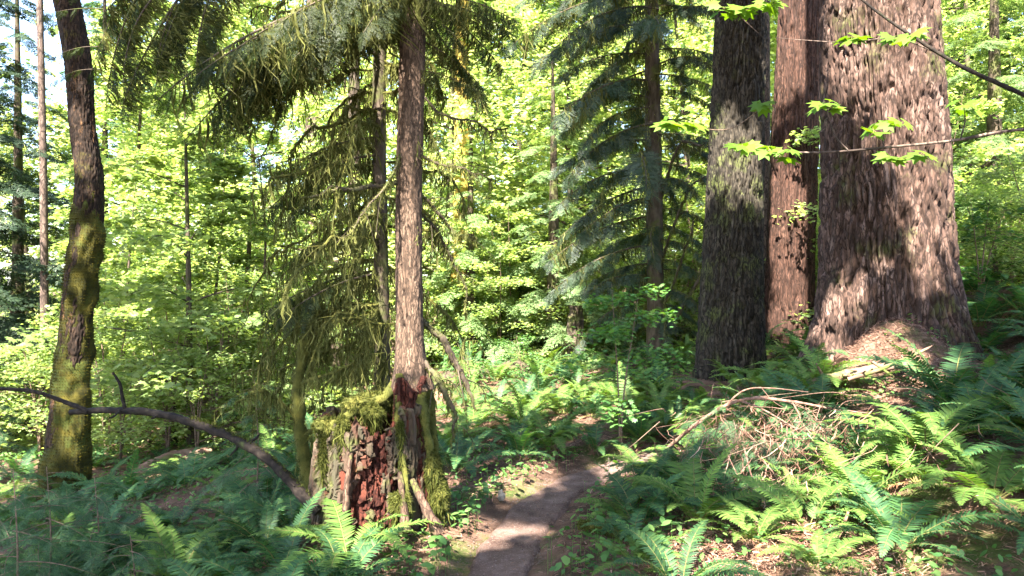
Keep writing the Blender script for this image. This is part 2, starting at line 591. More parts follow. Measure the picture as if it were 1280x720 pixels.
# ------------------------------------------------------------------ leaf templates
def maple_leaf(simple=False):
    if simple:
        tips = [(0, 1.0), (55, .85), (115, .5)]
        notch = [(28, .6), (85, .5)]
    else:
        tips = [(0, 1.0), (38, .95), (78, .82), (122, .52)]
        notch = [(19, .62), (58, .56), (100, .45)]
    pol = sorted([(t, r) for t, r in tips + notch])
    half = [(r * math.cos(math.radians(t)), r * math.sin(math.radians(t))) for t, r in pol]
    out = [(x, -y) for x, y in half[:0:-1]] + half
    v = [(0, 0, 0)] + [(x, y, -.22 * abs(y) ** 1.3 - .18 * max(x, 0) ** 2) for x, y in out]
    f = [(0, k, k + 1) for k in range(1, len(out))]
    return np.array(v) * np.array([1, 1, 1]), np.array(f)


LEAF, LEAF_S = maple_leaf(), maple_leaf(True)
OVAL = (np.array([(0, 0, 0), (.35, -.3, -.03), (.35, .3, -.03), (.75, -.24, -.1), (.75, .24, -.1), (1.05, 0, -.2)]), [np.array([(1, 3, 4, 2)]), np.array([(0, 1, 2), (3, 5, 4)])])


# ------------------------------------------------------------------ ferns
def frond_mesh(name, a0, bend, npin, seed, mats, wid=.15, tw=0.0):
    r = np.random.default_rng(seed)
    n = 26
    s = np.linspace(0, 1, n)
    ang = a0 - bend * s ** 1.25
    dx, dz = np.cos(ang), np.sin(ang)
    x = np.concatenate([[0], np.cumsum((dx[1:] + dx[:-1]) / 2)]) / (n - 1)
    zz = np.concatenate([[0], np.cumsum((dz[1:] + dz[:-1]) / 2)]) / (n - 1)
    y = tw * s ** 2
    ax = np.stack([x, y, zz], -1)
    acc = Acc()
    tube(acc, ax, np.linspace(.008, .0015, n), 4, 1)
    sp = np.linspace(.13, .985, npin) + r.normal(0, .002, npin)
    base = np.stack([np.interp(sp, s, ax[:, k]) for k in range(3)], -1)
    tan = norm(np.stack([np.interp(sp, s, np.gradient(ax[:, k])) for k in range(3)], -1))
    side = norm(np.cross(np.tile([0, 0, 1.0], (npin, 1)), tan))
    up = np.cross(tan, side)
    prof = wid * np.interp(sp, [.1, .25, .45, .7, .9, 1], [.62, .92, 1, .78, .38, .08])
    w = .9 / npin * .98
    T, Fm = [], []
    tv = np.array([(0, -.22, 0), (0, .22, 0), (.12, -.5, 0), (.12, .42, 0), (.6, -.36, -.03), (.6, .36, -.03), (1, .06, -.16)])
    tf = [np.array([(0, 2, 3, 1), (2, 4, 5, 3)]), np.array([(4, 6, 5)])]
    for sg in (-1, 1):
        L = prof * (1 + r.normal(0, .05, npin))
        fwd = .28 + .5 * sp ** 2 + r.normal(0, .05, npin)
        d = norm(side * sg + tan * fwd[:, None] + up * (.12 + r.normal(0, .10, npin))[:, None])
        sd = tan - d * (tan * d).sum(-1, keepdims=True)
        sd = norm(sd)
        nn = np.cross(d, sd) * (1 if sg < 0 else -1)
        nn = np.where(nn[:, 2:] < 0, -nn, nn)
        tv2 = tv.copy()
        Mx = np.stack([d * L[:, None], sd * w, nn * L[:, None]], -1)
        acc.inst(tv2, tf, Mx, base + up * .002)
    return acc.mesh(name, mats)


def frond_set(mat, seed):
    S = []
    for k, (a0, bend, wid) in enumerate([(1.25, 1.35, .14), (1.0, 1.3, .15), (.85, 1.35, .155), (1.2, 1.9, .145), (.6, 1.0, .15), (1.35, 1.0, .13)]):
        S.append(frond_mesh('frond', a0, bend, 34, seed + k, [mat, M['rachis']], wid, [.06, -.08, .1, -.05, .08, 0][k]))
    return S


FR = {'green': frond_set(M['fern'], 100), 'bright': frond_set(M['fern_bright'], 200), 'dead': frond_set(M['fern_dead'], 300)}


def add_fronds(root, kind, n, L, r, spread=1.0):
    for k in range(n):
        az = 2 * PI * (k * .382 + r.uniform(-.06, .06))
        v = r.choice([0, 1, 2, 3, 4, 5], p=[.2, .24, .2, .16, .12, .08])
        s = L * r.uniform(.7, 1.12)
        rr = .02 + .03 * r.random()
        link('frond', FR[kind][v], root, (rr * math.cos(az), rr * math.sin(az), 0.0),
             (r.normal(0, .12), r.normal(.03, .12), az), (s, s * r.uniform(.9, 1.15), s * r.uniform(.85, 1.1)))
    for k in range(r.integers(1, 4)):
        az = r.uniform(0, 2 * PI)
        s = L * r.uniform(.6, .9)
        o = link('frond', FR['dead'][4], root, (0, 0, .02), (0, .75, az), s)
        o['label'] = 'dead brown frond lying low'


ORD = ['first', 'second', 'third', 'fourth', 'fifth', 'sixth', 'seventh', 'eighth', 'ninth', 'tenth', 'eleventh', 'twelfth']
ROW = ['front', 'second', 'third', 'fourth', 'fifth', 'sixth', 'seventh']
TRUNKS = []        # (x, y, r) keep-out discs


def free(x, y, m=.0):
    return all((x - a) ** 2 + (y - b) ** 2 > (c + m) ** 2 for a, b, c in TRUNKS)


def scatter(n, x0, x1, y0, y1, dmin, r, pathgap=.5, ok=None):
    pts = []
    for _ in range(n * 60):
        if len(pts) >= n:
            break
        x, y = r.uniform(x0, x1), r.uniform(y0, y1)
        if path_dist(np.array([x]), np.array([y]))[0] < pathgap or not free(x, y, .12):
            continue
        if ok and not ok(x, y):
            continue
        if all((x - a) ** 2 + (y - b) ** 2 > dmin ** 2 for a, b in pts):
            pts.append((x, y))
    return pts


def rows_of(pts, per=7):
    """name each point by its row from the camera and its place from the left in that row"""
    o = sorted(range(len(pts)), key=lambda k: pts[k][1])
    res = {}
    for ri in range(0, len(o), per):
        row = sorted(o[ri:ri + per], key=lambda k: pts[k][0] / pts[k][1])
        for ci, k in enumerate(row):
            res[k] = (min(ri // per, 6), ci, len(row))
    return res


# ------------------------------------------------------------------ conifer boughs
def spray_template(n1, n2, r, leaf_w=.018, leaf_l=.05):
    """flat spray, length 1 along x: side twigs with leaflets on both sides"""
    acc = Acc()
    lt = np.array([(0, -.3, 0), (0, .3, 0), (.6, .5, -.02), (1, 0, -.05), (.6, -.5, -.02)])
    lf = np.array([(0, 4, 3, 2), ])
    lv = np.array([(0, 0, 0), (.45, -.5, 0), (1, 0, -.06), (.45, .5, 0)])
    lq = np.array([(0, 1, 2, 3)])
    B, D, L = [], [], []
    for k in range(n1):
        s = (k + .5) / n1
        for sg in (-1, 1):
            ln = (.42 * math.sin(PI * min(1, .25 + .75 * (1 - s)) * .5) ** 1.0) * (1 - s * .75) * r.uniform(.75, 1.2)
            an = sg * r.uniform(.7, 1.0)
            b0 = np.array([s + r.normal(0, .01), 0, -.05 * s * s])
            d = np.array([math.cos(an), math.sin(an), -.12 + r.normal(0, .12)])
            m = max(3, int(n2 * ln / .35))
            for q in range(m):
                t = (q + .6) / m
                p = b0 + d * ln * t + np.array([0, 0, -.12 * (ln * t) ** 2])
                for g in (-1, 1):
                    a2 = an + g * r.uniform(.6, .95)
                    B.append(p)
                    D.append((math.cos(a2), math.sin(a2), -.15 + r.normal(0, .15)))
                    L.append(leaf_l * (1.15 - .5 * t) * r.uniform(.8, 1.2))
            B.append(b0 + d * ln)
            D.append(d)
            L.append(leaf_l)
            # the twig itself, a thin leaf-like strip
            B.append(b0)
            D.append(d)
            L.append(-ln)
    B, D, L = np.array(B), norm(np.array(D)), np.array(L)
    Fm = frames(D, np.tile([0, 0, 1.0], (len(D), 1)))
    tw = L < 0
    Wd = np.where(tw, leaf_w * .45, leaf_w)
    Ln = np.abs(L)
    Mx = Fm * np.stack([Ln, Wd, Ln], -1)[:, None, :]
    acc.inst(lv, lq, Mx, B)
    return acc.arrays()[0], acc.f[0][0]


_r = np.random.default_rng(3)
SPRAYS = [spray_template(11, 12, _r, .015, .055) for _ in range(3)]
SPRAYS_C = [spray_template(5, 4, _r, .05, .13) for _ in range(3)]


def moss_strands(acc, pts, r, lmin, lmax, w=.008, mi=0, sway=.25):
    """ragged hanging strands from each point"""
    N = len(pts)
    L = r.uniform(lmin, lmax, N) * r.uniform(.5, 1, N)
    a = r.uniform(0, PI, N)
    n = 5
    s = np.linspace(0, 1, n)
    dx = r.normal(0, sway, (N, 2))
    wob = r.normal(0, .12, (N, n, 2)) * L[:, None, None] * s[None, :, None]
    c = pts[:, None, :] + np.concatenate([(dx[:, None] * s[None, :, None] ** 1.5) * L[:, None, None] + wob, -(s[None] * L[:, None])[..., None]], -1)
    ww = w * r.uniform(.5, 1.6, N)[:, None] * np.array([.6, 1, .9, .6, .1])[None] * r.uniform(.6, 1.4, (N, n))
    sd = np.stack([np.cos(a), np.sin(a), 0 * a], -1)
    Lf = c - sd[:, None] * ww[..., None]
    Rt = c + sd[:, None] * ww[..., None]
    V = np.stack([Lf, Rt], 2).reshape(-1, 3)
    b = np.arange(N)[:, None] * (2 * n)
    k = np.arange(n - 1)[None] * 2
    acc.add(V, np.stack([b + k, b + k + 1, b + k + 3, b + k + 2], -1).reshape(-1, 4), mi)


def fuzz(acc, pts, dirs, r, l, w, mi=0):
    N = len(pts)
    d = norm(dirs + r.normal(0, .5, (N, 3)))
    L = l * r.uniform(.5, 1.4, N)
    s = norm(np.cross(d, r.normal(0, 1, (N, 3)))) * w
    V = np.stack([pts - s, pts + s, pts + d * L[:, None]], 1).reshape(-1, 3)
    acc.add(V, np.arange(3 * N).reshape(-1, 3), mi)


def bough_mesh(name, L, droop, nspray, seed, mats, spr=SPRAYS, size=.45, hang=.3, rise=.12, rad=.014, sides=5, upj=.25, wide=1.0):
    """bough along +x from the origin; slots: bark, needles"""
    r = np.random.default_rng(seed)
    n = 14
    s = np.linspace(0, 1, n)
    ax = np.stack([s * L * (1 - .15 * droop * s), .06 * L * np.sin(s * 3 + seed), L * (rise * s - droop * s ** 2)], -1)
    acc = Acc()
    tube(acc, ax, rad * (1 - .85 * s), sides, 0)
    sp = np.sort(r.uniform(.14, 1, nspray)) ** .85
    base = np.stack([np.interp(sp, s, ax[:, k]) for k in range(3)], -1)
    tan = norm(np.stack([np.interp(sp, s, np.gradient(ax[:, k])) for k in range(3)], -1))
    sg = np.where(np.arange(nspray) % 2 == 0, 1, -1)
    an = sg * r.uniform(.45, 1.15, nspray) * wide * r.uniform(.5, 1.1, nspray)
    an[-1] = 0
    c, q = np.cos(an)[:, None], np.sin(an)[:, None]
    side = norm(np.cross(np.tile([0, 0, 1.0], (nspray, 1)), tan))
    d = tan * c + side * q
    d[:, 2] -= hang * r.uniform(.4, 1.4, nspray)
    d = norm(d)
    up = np.tile([0, 0, 1.0], (nspray, 1)) + r.normal(0, upj, (nspray, 3))
    sz = size * np.interp(sp, [0, .3, .7, 1], [.7, 1, .9, .6]) * r.uniform(.7, 1.2, nspray)
    Mx = frames(d, up) * sz[:, None, None]
    for k in range(len(spr)):
        idx = np.arange(nspray) % len(spr) == k
        acc.inst(spr[k][0], spr[k][1], Mx[idx], base[idx], 1)
    return acc.mesh(name, mats), ax


def bough_moss(name, ax, seed, n, lmin, lmax, w=.006, rad=.02):
    r = np.random.default_rng(seed)
    acc = Acc()
    t = r.uniform(0.02, .92, n) * (len(ax) - 1)
    i = t.astype(int)
    u = (t - i)[:, None]
    pts = ax[i] * (1 - u) + ax[np.minimum(i + 1, len(ax) - 1)] * u + r.normal(0, .015, (n, 3))
    moss_strands(acc, pts, r, lmin, lmax, w)
    return acc.mesh(name, M['hang_moss'], True)


# ------------------------------------------------------------------ trunks
def trunk(name, path, rad, mat, parent, dz=.02, nth=None, cell=None, depth=.0, cellh=6.0, flare=0.0, flare_h=.5, lobes=5, seed=0, top_z=None, top_r=None, rough=.04, tw=0.0, cells_k=20):
    """path: world points (x,y,z) from base up; rad: radius at each; bark plates of width `cell`"""
    path = np.asarray(path, float)
    rad = np.asarray(rad, float)
    zv_ = path[-1, 2]
    cs = spline(np.column_stack([path, rad]), 400)
    if top_z:
        d = norm(path[-1] - path[-2])
        tp_ = path[-1] + d * (top_z - path[-1, 2]) / max(d[2], .3)
        cs = np.vstack([cs, np.append(tp_, top_r)])
        path = np.vstack([path, tp_])
    o = np.array(parent.location) if parent else np.zeros(3)
    z0, z1 = path[0, 2], path[-1, 2]
    zvis = min(z1, zv_ + .3)
    zs = np.concatenate([np.arange(z0, zvis, dz), np.arange(zvis, z1 + .2, max(dz * 6, .15))])
    o2 = np.argsort(cs[:, 2])
    cx, cy, cr = (np.interp(zs, cs[o2, 2], cs[o2, k]) for k in (0, 1, 3))
    R = rad.max()
    nth = nth or int(max(14, 2 * PI * R / dz))
    th = np.arange(nth) * 2 * PI / nth
    TH, ZZ = np.meshgrid(th, zs)
    r = np.repeat(cr[:, None], nth, 1)
    if flare:
        e = np.exp(-(ZZ - z0) / flare_h)
        lob = .5 + .5 * np.cos(TH * lobes + seed + 1.2 * np.sin(TH * 2 + seed))
        r = r * (1 + flare * e * (.45 + .9 * lob))
    circ = np.stack([np.cos(TH) * 1.6, np.sin(TH) * 1.6, ZZ / (3 * R + .1) + seed], -1)
    r = r * (1 + rough * 2 * (fbm(circ, 3, seed) - .5))
    if cell:
        per = max(5, int(round(2 * PI * R / cell)))
        wq = np.stack([np.cos(TH) * R, np.sin(TH) * R, ZZ], -1)
        wa = (fbm(wq / (cell * 3) * np.array([1, 1, .4]), 3, seed + 5) - .5) * 1.5
        u = TH / (2 * PI) * per + wa * 1.6 + tw * ZZ
        v = ZZ / (cell * cellh) + (fbm(wq / (cell * 2.5), 2, seed + 8) - .5) * .35
        e, rid = worley(u, v, per, cells_k + seed)
        d = sstep(0.0, .34, e) * (.6 + .5 * rid)
        rg = 1 - 2 * np.abs(fbm(wq / (cell * .9) * np.array([1, 1, 1 / cellh]), 3, seed + 11) - .5) * 2.2
        d = d - .75 * sstep(.62, .98, rg)
        fine = fbm(wq / (cell * .4) * np.array([1, 1, .35]), 4, seed + 2) - .5
        r = r + depth * (d - .5) + depth * .6 * fine
    V = np.stack([cx[:, None] + r * np.cos(TH), cy[:, None] + r * np.sin(TH), ZZ], -1) - o
    acc = Acc()
    n = len(zs)
    i = np.arange(n - 1)[:, None] * nth
    j = np.arange(nth)[None]
    j2 = (j + 1) % nth
    acc.add(V, np.stack([i + j, i + j2, i + nth + j2, i + nth + j], -1).reshape(-1, 4))
    tp = V[-1]
    acc.add(np.vstack([tp, tp.mean(0)[None]]), [(q, (q + 1) % nth, nth) for q in range(nth)])
    return link(name, acc.mesh(name, mat), parent)


def base_at(px, Y):
    x = (px - 640) / F * Y
    return np.array([x, Y, h1(x, Y)])


def px_path(pts, Y, zbase=None):
    """pixel centre line (from the base up) at depth Y, started a little under the ground"""
    p = np.array([P(a, b, Y) for a, b in pts])
    g = h1(p[0, 0], Y) - .12
    p[0, 2] = g if zbase is None else zbase
    return p


# ============================================================ the named trees
# --- largest fir, right
B = base_at(1110, 8.4)
big = thing('fir_tree', 'massive fir with deeply furrowed pinkish bark half lit by sun at right', 'tree', B)
pth = px_path([(1110, 470), (1108, 330), (1105, 200), (1100, 80), (1098, 0)], 8.4)
w_ = np.array([92, 76, 71, 67, 64]) / F * 8.4
trunk('trunk', pth, w_, M['fir_bark'], big, dz=.0115, cell=.066, depth=.06, cellh=9, flare=.17, flare_h=.3, seed=2, top_z=26, top_r=.25)
TRUNKS.append((B[0], B[1], .85))
# --- grey fir
B = base_at(915, 10.5)
fir2 = thing('fir_tree', 'straight grey-brown fir with vertically ridged bark left of the reddish trunk', 'tree', B)
pth = px_path([(914, 470), (914, 380), (918, 250), (923, 100), (926, 0)], 10.5)
trunk('trunk', pth, np.array([42, 37.5, 34, 31, 29]) / F * 10.5, M['grey_bark'], fir2, dz=.0125, cell=.055, depth=.042, cellh=9, flare=.14, flare_h=.3, seed=5, top_z=24, top_r=.15)
TRUNKS.append((B[0], B[1], .45))
# --- reddish cedar behind
B = base_at(985, 13)
cedar = thing('cedar_tree', 'reddish fibrous cedar trunk standing between the grey fir and the massive fir', 'tree', B)
pth = px_path([(984, 430), (987, 330), (992, 200), (997, 80), (1000, 0)], 13)
trunk('trunk', pth, np.array([31, 28, 27, 26, 25]) / F * 13, M['cedar_bark'], cedar, dz=.016, cell=.075, depth=.045, cellh=16, flare=.2, flare_h=.3, seed=7, top_z=24, top_r=.15)
TRUNKS.append((B[0], B[1], .5))
# --- thin pale trunk just right of the grey fir
B = base_at(957, 14)
tt = thing('slim_tree', 'slim pale trunk seen in the gap right beside the grey fir', 'tree', B)
trunk('trunk', px_path([(957, 425), (957, 250), (957, 0)], 14), np.array([7, 6, 5]) / F * 14, M['pale_bark'], tt, dz=.05, top_z=14, top_r=.03)
# --- mossy maple at left
B = base_at(84, 8)
maple = thing('maple_tree', 'crooked mossy maple trunk with peeling orange-brown bark at far left', 'tree', B)
mp_pts = [(80, 625), (84, 560), (88, 490), (94, 420), (101, 350), (109, 285), (112, 225), (103, 155), (98, 80), (84, 0)]
mp_w = np.array([28, 23, 20, 18.5, 17, 17.5, 16, 14.5, 16, 15]) / F * 8
mp_path = px_path(mp_pts, 8)
trunk('trunk', mp_path, mp_w, M['maple_bark'], maple, dz=.014, cell=.035, depth=.012, cellh=5, flare=.25, flare_h=.2, seed=9, top_z=14, top_r=.08, rough=.10)
TRUNKS.append((B[0], B[1], .3))
# moss coat over the lower trunk
r = np.random.default_rng(41)
cs = spline(np.column_stack([mp_path, mp_w]), 170)
cs = cs[(cs[:, 2] < P(0, 225, 8)[2])]
acc = Acc()
pp_ = cs[:, :3] - B
nn = len(cs)
nth = 48
th = np.arange(nth) * 2 * PI / nth
TH, ZI = np.meshgrid(th, np.arange(nn))
zz = cs[:, 2][ZI]
q = np.stack([np.cos(TH), np.sin(TH), zz * 2.2], -1)
thick = .012 + .17 * np.clip(fbm(q * 1.5, 4, 3) - .46, -.16, .22) + .02 * (fbm(q * np.array([6, 6, 4]), 3, 8) - .5)
thick -= .05 * sstep(P(0, 300, 8)[2], P(0, 225, 8)[2], zz)
rr = cs[:, 3][ZI] + thick
V = np.stack([pp_[ZI, 0] + rr * np.cos(TH), pp_[ZI, 1] + rr * np.sin(TH), pp_[ZI, 2]], -1)
i = np.arange(nn - 1)[:, None] * nth
j = np.arange(nth)[None]
j2 = (j + 1) % nth
acc.add(V, np.stack([i + j, i + j2, i + nth + j2, i + nth + j], -1).reshape(-1, 4), 0)
pick = r.integers(0, nn * nth, 30000)
Pv = V.reshape(-1, 3)[pick]
Dn = np.stack([np.cos(TH), np.sin(TH), 0 * TH - .4], -1).reshape(-1, 3)[pick]
ok_ = thick.ravel()[pick] > -.002
fuzz(acc, Pv[ok_], Dn[ok_], r, .022, .0024, 1)
link('moss_coat', acc.mesh('moss_coat', [M['gold_moss'], M['gold_fuzz']]), maple)

# ------------------------------------------------------------------ the stump and the hemlock on it
SX, SY = P(466, 650, 5.05)[:2]
SZ = h1(SX, SY) - .06
stump = thing('tree_stump', 'rotten red-brown stump with blocky cracked wood and mossy top', 'stump', (SX, SY, SZ))
TRUNKS.append((SX, SY, .5))
r = np.random.default_rng(51)


def ring_surface(R0, hfun, nth, nv, disp, taper=.12):
    th = np.arange(nth) * 2 * PI / nth
    TH, VV = np.meshgrid(th, np.linspace(0, 1, nv))
    hh = hfun(TH)
    Zs = VV * hh
    rr = R0 * (1 + taper * (1 - VV) ** 2 - taper * .4 * VV)
    rr = rr * (1 + .12 * (fbm(np.stack([np.cos(TH) * 1.5, np.sin(TH) * 1.5, Zs], -1), 3, 61) - .5) * 2)
    rr = rr + disp(TH, Zs, R0)
    return np.stack([rr * np.cos(TH), rr * np.sin(TH), Zs], -1), TH, Zs


def shell_h(TH):
    # higher on the right and back, jagged rim
    b = .83 + .05 * np.cos(TH - .3)
    cu = np.floor(TH / (2 * PI) * 46)
    j_ = _hash(cu, cu * 0, cu * 0, 5)
    return b + .12 * (j_ - .5) + .10 * (fbm(np.stack([np.cos(TH) * 3, np.sin(TH) * 3, 0 * TH], -1), 3, 12) - .5)


TINT = {}


def blocks(TH, Zs, R0, cw=.05, ch=.15, dep=.024, k=77):
    left = sstep(4.45, 4.1, TH) * sstep(2.6, 3.0, TH)
    wv = fbm(np.stack([np.cos(TH) * 4, np.sin(TH) * 4, Zs * 4], -1), 3, 35) - .5
    per = int(2 * PI * R0 / cw)
    u = TH / (2 * PI) * per + 1.3 * (fbm(np.stack([np.cos(TH) * 4, np.sin(TH) * 4, Zs * 5], -1), 3, 31) - .5) * 2
    iu = np.floor(u)
    fu = u - iu
    im = np.mod(iu, per)
    v = (Zs + .12 * wv) / ch * (.45 + 1.1 * _hash(im, im * 0, im * 0, 3)) * (1 - .8 * np.round(left)) + 9 * _hash(im, im * 0, im * 0, 4) + .5 * (vnoise(np.stack([u * 2.5, Zs * 25, 0 * u], -1)) - .5)
    iv = np.floor(v)
    fv = v - iv
    rid = _hash(im, iv, iv * 0, k)
    TINT[k] = rid
    gap = .06 + .16 * _hash(iv, im, im * 0, 8)
    edge = np.minimum(sstep(0, gap, np.minimum(fu, 1 - fu)), sstep(0, gap, np.minimum(fv, 1 - fv)))
    fib = fbm(np.stack([u * 6, Zs * 12, 0 * u], -1), 3, 19) - .5
    return dep * 1.2 * (edge - 1) + dep * 1.3 * (rid - .5) + dep * .6 * fib


V, TH, Zs = ring_surface(.385, shell_h, 300, 130, lambda a_, b_, c_: blocks(a_, b_, c_))
nth, nv = 300, 130
i = np.arange(nv - 1)[:, None] * nth
j = np.arange(nth)[None]
j2 = (j + 1) % nth
faces = np.stack([i + j, i + j2, i + nth + j2, i + nth + j], -1).reshape(-1, 4)
# holes where the shell has fallen away and the red heart shows
qc = np.stack([np.cos(TH) * 3.2, np.sin(TH) * 3.2, Zs * 3.4], -1)
hole = (fbm(qc, 3, 93) > .66) | ((np.abs(((TH - 4.35 + PI) % (2 * PI)) - PI) < .16) & (Zs < .2)) | ((np.abs(((TH - 5.3 + PI) % (2 * PI)) - PI) < .2) & (Zs > .12) & (Zs < .6))
hole &= fbm(np.stack([np.cos(TH) * 14, np.sin(TH) * 14, Zs * 9], -1), 2, 2) > .36
keep = ~hole.ravel()[faces].any(1)
acc = Acc()
acc.add(V.reshape(-1, 3), faces[keep])
me = acc.mesh('weathered_shell', M['stump_wood'], False)
at_ = me.attributes.new('tint', 'FLOAT', 'POINT')
at_.data.foreach_set('value', TINT[77].ravel().astype(np.float32))
sh = link('weathered_shell', me, stump)
md = sh.modifiers.new('solid', 'SOLIDIFY')
md.thickness = .035
md.offset = -1
V, TH, Zs = ring_surface(.325, lambda t_: shell_h(t_) * .9, 200, 90, lambda a_, b_, c_: blocks(a_, b_, c_, .045, .13, .028, 79))
nth, nv = 200, 90
i = np.arange(nv - 1)[:, None] * nth
j = np.arange(nth)[None]
j2 = (j + 1) % nth
acc = Acc()
acc.add(V, np.stack([i + j, i + j2, i + nth + j2, i + nth + j], -1).reshape(-1, 4))
top = V[-1]
# crumbled top
rings = [top]
for k in range(1, 7):
    t_ = k / 6
    rg = top * (1 - t_) + np.array([.02, .03, .62]) * t_
    rg = rg + np.stack([0 * rg[:, 0], 0 * rg[:, 0], .09 * (fbm(rg * 12, 3, 4) - .5)], -1)
    rings.append(rg)
rings = np.concatenate(rings)
i = np.arange(6)[:, None] * nth
acc.add(rings, np.stack([i + j, i + j2, i + nth + j2, i + nth + j], -1).reshape(-1, 4))
link('red_heartwood', acc.mesh('red_heartwood', M['red_rot'], False), stump)
# the taller red pillar under the hemlock
CXp, CYp = P(514, 560, 5.08)[0] - SX, 5.02 - SY
zt = P(0, 478, 5.05)[2] - SZ


def disp_p(a_, b_, c_):
    return blocks(a_, b_, c_, .04, .11, .022, 85)


V, TH, Zs = ring_surface(.128, lambda t_: zt + .05 * np.cos(t_ * 3) + 0 * t_, 130, 120, disp_p, .5)
nth, nv = 130, 120
i = np.arange(nv - 1)[:, None] * nth
j = np.arange(nth)[None]
j2 = (j + 1) % nth
acc = Acc()
V = V + np.array([CXp, CYp, 0])
acc.add(V, np.stack([i + j, i + j2, i + nth + j2, i + nth + j], -1).reshape(-1, 4))
acc.add(np.vstack([V[-1], V[-1].mean(0)[None]]), [(q_, (q_ + 1) % nth, nth) for q_ in range(nth)])
link('red_pillar', acc.mesh('red_pillar', M['red_rot'], False), stump)


def moss_blob(acc, c, rad, r, n=26, fz=2600, mi=(0, 1), down=.0):
    u = np.linspace(0, PI, n)
    v = np.arange(n * 2) * PI / n
    U, Vv = np.meshgrid(u, v, indexing='ij')
    d = np.stack([np.sin(U) * np.cos(Vv), np.sin(U) * np.sin(Vv), np.cos(U)], -1)
    rr = 1 + .55 * (fbm(d * 2.2 + r.uniform(0, 50), 4, 1) - .5) * 2
    pts = np.array(c) + d * np.array(rad) * rr[..., None]
    m = n * 2
    i = np.arange(n - 1)[:, None] * m
    j = np.arange(m)[None]
    acc.add(pts, np.stack([i + j, i + m + j, i + m + (j + 1) % m, i + (j + 1) % m], -1).reshape(-1, 4), mi[0])
    k = r.integers(0, n * m, fz)
    fuzz(acc, pts.reshape(-1, 3)[k], d.reshape(-1, 3)[k] + np.array([0, 0, -down * 1.5]), r, .024, .003, mi[1])
    return pts


def W(px, py, Y):
    return P(px, py, Y) - np.array([SX, SY, SZ])


for px, py, Y, rad in [(412, 532, 4.85, (.09, .08, .05)), (428, 535, 4.74, (.04, .04, .07)), (449, 505, 4.95, (.10, .08, .05)), (466, 515, 4.8, (.06, .05, .04)),
                       (405, 570, 4.8, (.025, .03, .09)), (500, 545, 4.78, (.022, .025, .10)), (470, 500, 5.1, (.12, .1, .05)),
                       (542, 590, 4.88, (.045, .06, .13)), (550, 622, 4.88, (.05, .07, .09)), (500, 628, 4.66, (.06, .05, .06))]:
    acc = Acc()
    pts = moss_blob(acc, W(px, py, Y), rad, r, down=.6)
    lo = pts.reshape(-1, 3)
    k = r.integers(0, len(lo), 130)
    moss_strands(acc, lo[k], r, .05, .22, .0035, 1)
    link('moss_cushion', acc.mesh('moss_cushion', [M['moss_body'], M['moss']]), stump)
# splintered slabs and small roots at the foot
for k, (pa, pb, wd) in enumerate([(((515, 600), 4.7), ((548, 668), 4.55), .035), (((500, 590), 4.72), ((508, 665), 4.62), .03), (((440, 560), 4.7), ((432, 640), 4.62), .02)]):
    acc = Acc()
    p0, p1 = W(*pa[0], pa[1]), W(*pb[0], pb[1])
    tube(acc, spline([p0, (p0 + p1) / 2 + np.array([.0, -.03, .02]), p1], 24), np.linspace(wd * .5, wd * 1.2, 24), 9, 0, .35, k)
    link('splinter', acc.mesh('splinter', M['old_wood']), stump)


def mossy_rope(acc, pts, rad, r, fz=1200, strands=0, smin=.05, smax=.2, mi=(0, 1), rough=.45, n=60, w=.004, wig=0.0, twigs=0):
    p = spline(pts, n)
    rd = np.interp(np.linspace(0, 1, n), np.linspace(0, 1, len(rad)), rad)
    if wig:
        ll = np.linalg.norm(p[-1] - p[0])
        kk = int(r.integers(0, 90))
        for ax_ in range(3):
            p[:, ax_] += wig * ll * (fbm(np.stack([np.linspace(0, 5, n), np.full(n, ax_ * 9.1), np.full(n, kk * 1.7)], -1), 3, kk) - .5) * np.linspace(.1, 1, n)
    for q_ in range(twigs):
        k_ = int(r.integers(n // 5, n - 2))
        d_ = norm(r.normal(0, 1, 3) * np.array([1, 1, .5]) + (p[k_ + 1] - p[k_]) / np.linalg.norm(p[k_ + 1] - p[k_]) * 1.2)
        l_ = r.uniform(.12, .34)
        tp_ = spline([p[k_], p[k_] + d_ * l_ * .5 + r.normal(0, .02, 3), p[k_] + d_ * l_ + np.array([0, 0, -.35 * l_])], 10)
        tube(acc, tp_, np.linspace(rd[k_] * .35, .0012, 10), 4, mi[0])
        moss_strands(acc, tp_[r.integers(1, 10, 16)], r, .03, smax * .8, w * .8, mi[1])
    tube(acc, p, rd, 10, mi[0], rough, int(r.integers(0, 90)))
    k = r.integers(0, n, fz)
    d = norm(r.normal(0, 1, (fz, 3)))
    fuzz(acc, p[k] + d * rd[k][:, None] * .9, d + np.array([0, 0, -.35]), r, .016 + rd.mean() * .35, .0028, mi[1])
    if strands:
        k = r.integers(0, n, strands)
        moss_strands(acc, p[k] + r.normal(0, 1, (strands, 3)) * rd[k][:, None] * .6, r, smin, smax, w, mi[1])


